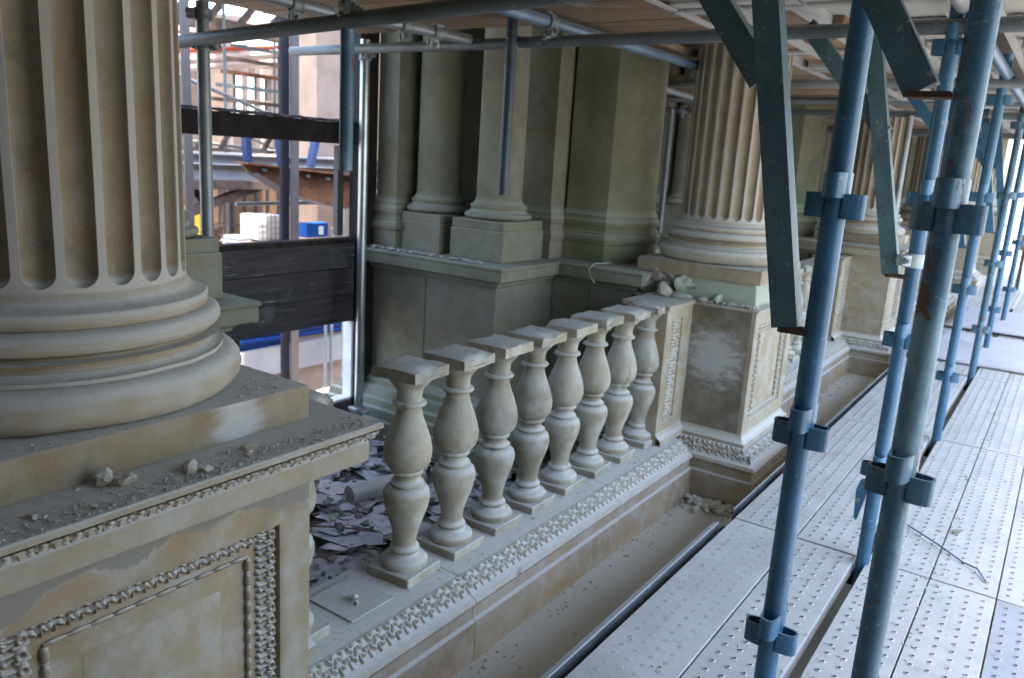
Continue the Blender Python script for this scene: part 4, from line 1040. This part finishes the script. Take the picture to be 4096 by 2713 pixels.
tag(g.done('floor_debris', M_SOIL, None, 0), kind='stuff')
g = MB()
for i in range(350):
    g.rock((rg.uniform(-3.2, -1.9), rg.uniform(1.5, 3.7), -.325+rg.random()*.03), .004+.016*rg.random()**2, (1, 1.2, .5), i+900, 1)
tag(g.done('pale_floor_debris', M_CHIP, None, 0), kind='stuff')
def curve_thing(pts, r, name, mt, label, cat):
    P = [Vector(p) for p in pts]; out = []
    for i in range(len(P)-1):
        p0, p1, p2, p3 = P[max(0, i-1)], P[i], P[i+1], P[min(len(P)-1, i+2)]
        for k in range(6):
            t = k/6; out.append(.5*((2*p1)+(p2-p0)*t+(2*p0-5*p1+4*p2-p3)*t*t+(3*p1-p0-3*p2+p3)*t**3))
    out.append(P[-1]); q = MB(); q.path(out, r, 8); single(q, name, mt, label, cat)
curve_thing([(-2.45, 1.75, -.30), (-2.40, 2.05, -.29), (-2.25, 2.30, -.28), (-2.08, 2.28, -.29), (-1.97, 2.10, -.29), (-1.92, 1.98, -.31)], .005, 'cable', M_CABLE, 'thin brown cable curling over the broken glass', 'cable')
curve_thing([(-2.15, 1.95, -.30), (-2.13, 1.78, -.29), (-2.03, 1.66, -.29), (-1.95, 1.72, -.29), (-1.91, 1.86, -.30)], .018, 'hose', M_HOSE, 'thick grey hose loop beside the near pedestal among the glass', 'hose')
curve_thing([(-2.75, 2.1, -.30), (-2.6, 2.3, -.29), (-2.35, 2.45, -.29)], .005, 'cable', M_CABLE, 'short brown cable crossing the glass farther back', 'cable')
q = MB(); q.tube((-2.72, 2.62, -.28), (-2.62, 3.05, -.28), .05, 14); single(q, 'timber_roll', M_GUT, 'dusty round roll lying on the glass by the rear wall', 'roll')

# ------------------------------------------------------------------ the steel building beyond the opening
def ith(mb, name, mt, label, cat, group=None): return single(mb, name, mt, label, cat, group, smooth=0)
t = thing('steel_column', 'grey and navy steel column standing inside the building, centre of the opening', 'steel column', (-6, 4.98, -4.5))
q = MB(); q.box(-6.02, -6.0, 4.985, 5.075, -4.5, 4.2); q.done('flange', M_GREYST, t, 0)
q = MB(); q.box(-6.06, -6.025, 4.90, 4.984, -4.5, 4.2); q.done('web', M_NAVY, t, 0)
q = MB(); q.box(-6.02, -6.0, 3.90, 3.975, -4.5, 4.2); ith(q, 'steel_column', M_GREYST, 'dark steel column just right of the near fluted column', 'steel column')
t = thing('primed_beam', 'white primed steel beam across the opening', 'beam', (-7.2, 6, 1.0))
q = MB(); q.box(-7.2, -7.1, 4.0, 8.5, 1.015, 1.26); q.done('web', M_BEAMW, t, 0)
q = MB(); q.box(-7.3, -7.0, 4.0, 8.5, 1.262, 1.28); q.box(-7.3, -7.0, 4.0, 8.5, 1.165, 1.18); q.done('flange', M_BEAMW, t, 0)
q = MB(); q.box(-7.3, -6.95, 4.0, 8.5, .93, 1.013); q.done('lower_flange', M_BEAMG, t, 0)
t = thing('rusty_haunch_beam', 'rust-brown curved haunch beam in front of the white beam', 'beam', (-6.5, 5.4, .8))
q = MB(); q.extrude([(4.84, 1.20), (4.90, 1.13), (4.96, 1.115), (5.08, 1.06), (5.35, .92), (5.78, .815), (6.12, .76), (6.5, .745), (6.5, 1.08), (6.11, 1.115), (5.4, 1.16)], 'x', -6.55, -6.52); q.done('web_plate', M_RUST, t, 0)
q = MB()
for a, b in (((4.96, 1.113), (5.08, 1.058)), ((5.08, 1.058), (5.35, .918)), ((5.35, .918), (5.78, .812)), ((5.78, .812), (6.5, .742))): q.obox((-6.53, a[0], a[1]), (-6.53, b[0], b[1]), .16, .016)
q.done('lower_flange', M_GREYST, t, 0)
q = MB(); q.obox((-6.53, 4.83, 1.21), (-6.53, 6.5, 1.095), .2, .018); q.done('top_flange', M_RUST, t, 0)
for i in range(4): q = MB(); q.obox((-6.50, 5.05+i*.27, 1.15-.025*i), (-6.50, 5.09+i*.27, 1.15-.025*i), .03, .03); q.done('bolt_head', M_GALV, t, 0)
for i, (a, b, l) in enumerate((((4.64, .72), (5.53, .985), 'brown diagonal strut rising under the white beam'), ((4.2, .52), (5.2, .86), 'second brown diagonal strut lower left'), ((4.75, .98), (4.95, .72), 'short upright brown strut near the near column'))):
    q = MB(); q.obox((-7.05-.12*i, *a), (-7.05-.12*i, *b), .09, .075); ith(q, 'steel_strut', M_BEAMG, l, 'strut', 'brown steel struts')
for i, (a, b, l) in enumerate((((4.94, 1.47), (4.96, 1.20), 'left blue prop over the rusty beam'), ((5.34, 1.47), (5.37, 1.14), 'middle blue prop over the rusty beam'), ((5.80, 1.47), (5.73, 1.19), 'right blue prop over the rusty beam'))):
    q = MB(); q.obox((-6.6, *a), (-6.6, *b), .06, .075, (1, 0, 0)); ith(q, 'blue_prop', M_PROP, l, 'prop', 'blue props')
q = MB(); q.box(-8.2, -8.0, 6.72, 9.0, -4.5, 3.0); ith(q, 'concrete_wall', M_CONC, 'beige concrete wall right of the navy column', 'wall')
t = thing('panelled_wall', 'brown panelled wall with pale upright ribs far inside', 'wall', (-10, 7.4, -4.5))
for i in range(9): q = MB(); q.box(-10.1, -10.0, 6.40+i*.205, 6.60+i*.205, -.5, .90); q.done('panel', M_PLY, t, 0)
for i in range(9): q = MB(); q.box(-9.99, -9.95, 6.39+i*.205, 6.42+i*.205, -.5, .90); q.done('rib', M_GREYST, t, 0)
for zz in (.2, .52): q = MB(); q.box(-9.945, -9.93, 6.3, 8.3, zz, zz+.02); q.done('rail', M_GREYST, t, 0)
t = thing('liquid_tank', 'white caged liquid tank in front of the panelled wall', 'tank', (-9, 7.13, .07))
q = MB(); q.box(-9.42, -9.02, 6.93, 7.34, .10, .435, .03, 2); q.done('bottle', M_TOTE, t, 30)
q = MB()
for i in range(7): q.box(-9.012, -9.0, 6.92+i*.07, 6.926+i*.07, .08, .45)
for i in range(5): q.box(-8.998, -8.99, 6.91, 7.36, .10+i*.08, .106+i*.08)
q.done('cage', M_CAGE, t, 0)
q = MB(); q.box(-9.45, -8.98, 6.90, 7.37, .03, .078); q.done('pallet', M_PLY, t, 0)
t = thing('blue_box', 'blue plastic site box hanging right of the navy column', 'box', (-7.5, 6.58, .32))
q = MB(); q.box(-7.6, -7.45, 6.42, 6.76, .325, .50, .015, 2); q.done('body', M_BOXB, t, 30)
q = MB(); q.box(-7.448, -7.44, 6.60, 6.67, .36, .46); q.done('notice', M_TOTE, t, 0)
q = MB(); q.box(-9.0, -7.2, 6.2, 7.6, -.10, .028); q.box(-11.5, -9.01, 5.2, 9.0, -.12, .02); ith(q, 'site_deck', M_SLABC, 'pale deck carrying the tank and blue box', 'deck')
for i, (a, b, c, d) in enumerate(((5.2, 5.36, .08, .66), (5.5, 5.75, .03, .10), (6.05, 6.3, .03, .09))):
    q = MB(); q.box(-8.1-.3*i, -8.0-.3*i, a, b, c, d); ith(q, 'yellow_plant', M_YEL, ('tall yellow machine part beside the near column', 'low yellow item on the site deck', 'second low yellow item near the tank')[i], 'machine', 'yellow site items')
t = thing('truss_beam', 'brown lattice truss with bright gaps behind the blue props', 'truss', (-9, 7, 1.3))
q = MB(); q.box(-9.08, -9.0, 5.2, 9.5, 1.50, 1.62); q.done('top_chord', M_BEAMG, t, 0)
q = MB(); q.box(-9.08, -9.0, 5.2, 9.5, 1.26, 1.30); q.done('bottom_chord', M_GREYST, t, 0)
for i in range(12): q = MB(); q.obox((-9.05, 5.4+i*.33, 1.30), (-9.05, 5.55+i*.33, 1.52), .05, .05, (1, 0, 0)); q.done('lattice_bar', M_BEAMG, t, 0)
for a, b, c, l in ((-12.2, 2.72, 2.92, 'lower pale floor slab deep inside'), (-12.2, 3.22, 3.5, 'upper pale floor slab deep inside')):
    q = MB()
    q.extrude([(6.5, b-.30), (14, b+.35), (14, c+.45), (6.5, c-.30)], 'x', -12.6, -12.0); ith(q, 'floor_slab', M_SLABC, l, 'floor slab', 'pale floor slabs')
for (y0, z0, y1, z1, r, mt, l) in ((6.5, 2.52, 13, 3.60, .035, M_RED, 'red sprinkler pipe under the floor slab'), (6.5, 2.36, 13, 3.55, .06, M_SLABC, 'white upper service pipe'), (6.5, 2.24, 11, 3.05, .06, M_SLABC, 'white lower service pipe'), (9.8, 3.05, 13, 3.42, .03, M_RED, 'short red pipe at right')):
    q = MB(); q.tube((-11.9, y0, z0), (-11.9, y1, z1), r, 10); ith(q, 'service_pipe', mt, l, 'pipe', 'service pipes')
for i, yy in enumerate((9.2, 9.75, 10.1, 10.45, 10.8, 11.15)):
    q = MB(); q.box(-13.6, -13.5, yy, yy+.07, .0, 3.2); ith(q, 'slim_post', M_SLABC, ('first slim pale post', 'second slim pale post', 'third slim pale post', 'fourth slim pale post', 'fifth slim pale post', 'sixth slim pale post')[i]+' from the left, before the bright far windows', 'post', 'slim pale posts')
t = thing('far_wall', 'far interior wall with bright openings', 'wall', (-15, 10, -4.5))
for i, (a, b, c, d) in enumerate(((4, 17, -4.5, 1.7), (4, 10.75, 1.705, 2.75), (11.95, 17, 1.705, 2.75), (4, 17, 2.755, 3.35), (10.755, 11.945, 2.25, 2.29))):
    q = MB(); q.box(-15.2, -15.0, a, b, c, d); q.done('wall_panel', M_CONC, t, 0)
for i in range(4): q = MB(); q.box(-15.12, -15.04, 11.0+i*.27, 11.03+i*.27, 1.70, 2.75); q.done('mullion', M_GREYST, t, 0)
t = thing('roof_steel', 'dark roof steelwork with bright gaps at the top of the opening', 'roof', (-10, 8, 3.3))
for i in range(11): q = MB(); q.box(-16, -5.2, 2+i*1.25, 2.7+i*1.25, 4.6, 4.7); q.done('roof_sun_blocker', M_BEAMG, t, 0)  # strips added overhead to block part of the sun on the interior
q = MB(); q.box(-10.2, -10.0, 5, 14, 2.86, 3.02); q.done('eaves_beam', M_BEAMG, t, 0)
q = MB(); q.box(-10.2, -10.0, 5, 14, 3.30, 3.55); q.done('ridge_beam', M_BEAMG, t, 0)
for i in range(14): q = MB(); q.obox((-10.1, 5.5+i*.5, 3.02), (-10.1, 5.75+i*.5, 3.3), .07, .09, (1, 0, 0)); q.done('lattice_bar', M_BEAMG, t, 0)
q = MB(); q.box(-9.2, -9.0, 6.5, 12, 3.20, 3.34); ith(q, 'purlin', M_SLABC, 'pale purlin crossing the top of the opening', 'beam')
t = thing('blue_sheeting', 'blue corrugated sheeting seen low through the cut-out', 'sheeting', (-8, 6.6, -1))
for i in range(5): q = MB(); q.tube((-8.0, 5.0, -.66-.075*i+.02), (-8.0, 8.5, -.66-.075*i-.10), .036, 8); q.done('rib', M_SHEETB, t, 40)
q = MB(); q.box(-8.15, -8.04, 5.0, 8.5, -1.2, -.62); q.done('backing', M_SHEETB, t, 0)
q = MB(); q.box(-8.0, -7.9, 5.0, 8.5, -1.43, -1.09); ith(q, 'lower_beam', M_BEAMW, 'white beam low in the cut-out below the blue sheeting', 'beam')
q = MB(); q.box(-8.3, -8.2, 6.3, 8.5, -3.5, -1.44); ith(q, 'ply_panel', M_PLY, 'brown ply panel at the bottom right of the cut-out', 'panel')
for i, yy in enumerate((6.95, 7.05)):
    q = MB(); q.tube((-7.7, yy, -2.2), (-7.7, yy, .4), .022, 8); ith(q, 'thin_pole', M_GALV, ('left', 'right')[i]+' thin pole of the pair inside the cut-out', 'pole', 'thin interior poles')
for i, (yy, zz) in enumerate(((4.35, 2.9), (6.98, 2.4))):
    q = MB(); q.tube((-7.4, yy, -1.5), (-7.4, yy, zz+.8), .022, 8); ith(q, 'thin_upright', M_GALV, ('left thin interior upright near the column', 'right thin interior upright before the concrete wall')[i], 'pole', 'thin interior uprights')
for i, (yy, zz, hh, ww, mt, l) in enumerate(((5.6, .03, .32, .5, M_RUST, 'rusty stacked steel on the site deck'), (6.2, .03, .20, .35, M_TOTE, 'white sacks on the site deck by the tank'), (8.0, .03, .5, .4, M_PLY, 'brown crate deep inside right of the column'))):
    q = MB()
    for k in range(4): q.box(-8.9, -8.6, yy+.03*k, yy+ww-.02*k, zz+hh*k/4, zz+hh*(k+.85)/4, .01)
    ith(q, 'site_stack', mt, l, 'stack')
for i in range(7):
    z0 = 1.75+.22*i; q = MB(); q.box(-10.7-.15*i, -10.6-.15*i, 7.3+.2*i, 10.2+.3*i, z0, z0+.05)
    ith(q, 'service_tray', (M_RUST, M_BEAMG, M_GALVD)[i % 3], '%s cable tray hung under the slabs, %s' % (('rusty', 'brown', 'grey')[i % 3], ('lowest', 'second lowest', 'third', 'fourth', 'fifth', 'second highest', 'highest')[i]), 'cable tray', 'cable trays')
irnd = random.Random(3)
for i in range(16):
    x = -irnd.uniform(7.3, 11.5); y = -x*irnd.uniform(.70, .93); v = i % 2
    q = MB(); q.tube((x, y, -.1) if v else (x, y-1.2, irnd.uniform(.1, 2.6)), (x, y, 3.4) if v else (x, y+2., irnd.uniform(.1, 2.9)), .022, 8)
    ith(q, 'interior_scaffold_tube', M_GALVD if i % 3 else M_BEAMG, ('upright' if v else 'sloping')+' scaffold tube in the tangle deep inside the building', 'scaffold tube', 'interior scaffold tubes, '+('upright' if v else 'sloping'))
# far end of the walkway
t = thing('end_barrier', 'brown barrier board across the bright far end of the walkway', 'barrier', (.2, 13.6, 0))
q = MB(); q.box(-.6, 1.2, 13.55, 13.6, .55, .78, .004); q.done('board', M_PLY, t, 0)
for xx in (-.55, 1.1): q = MB(); q.box(xx, xx+.05, 13.61, 13.66, -.05, .95, .004); q.done('post', M_GREYST, t, 0)
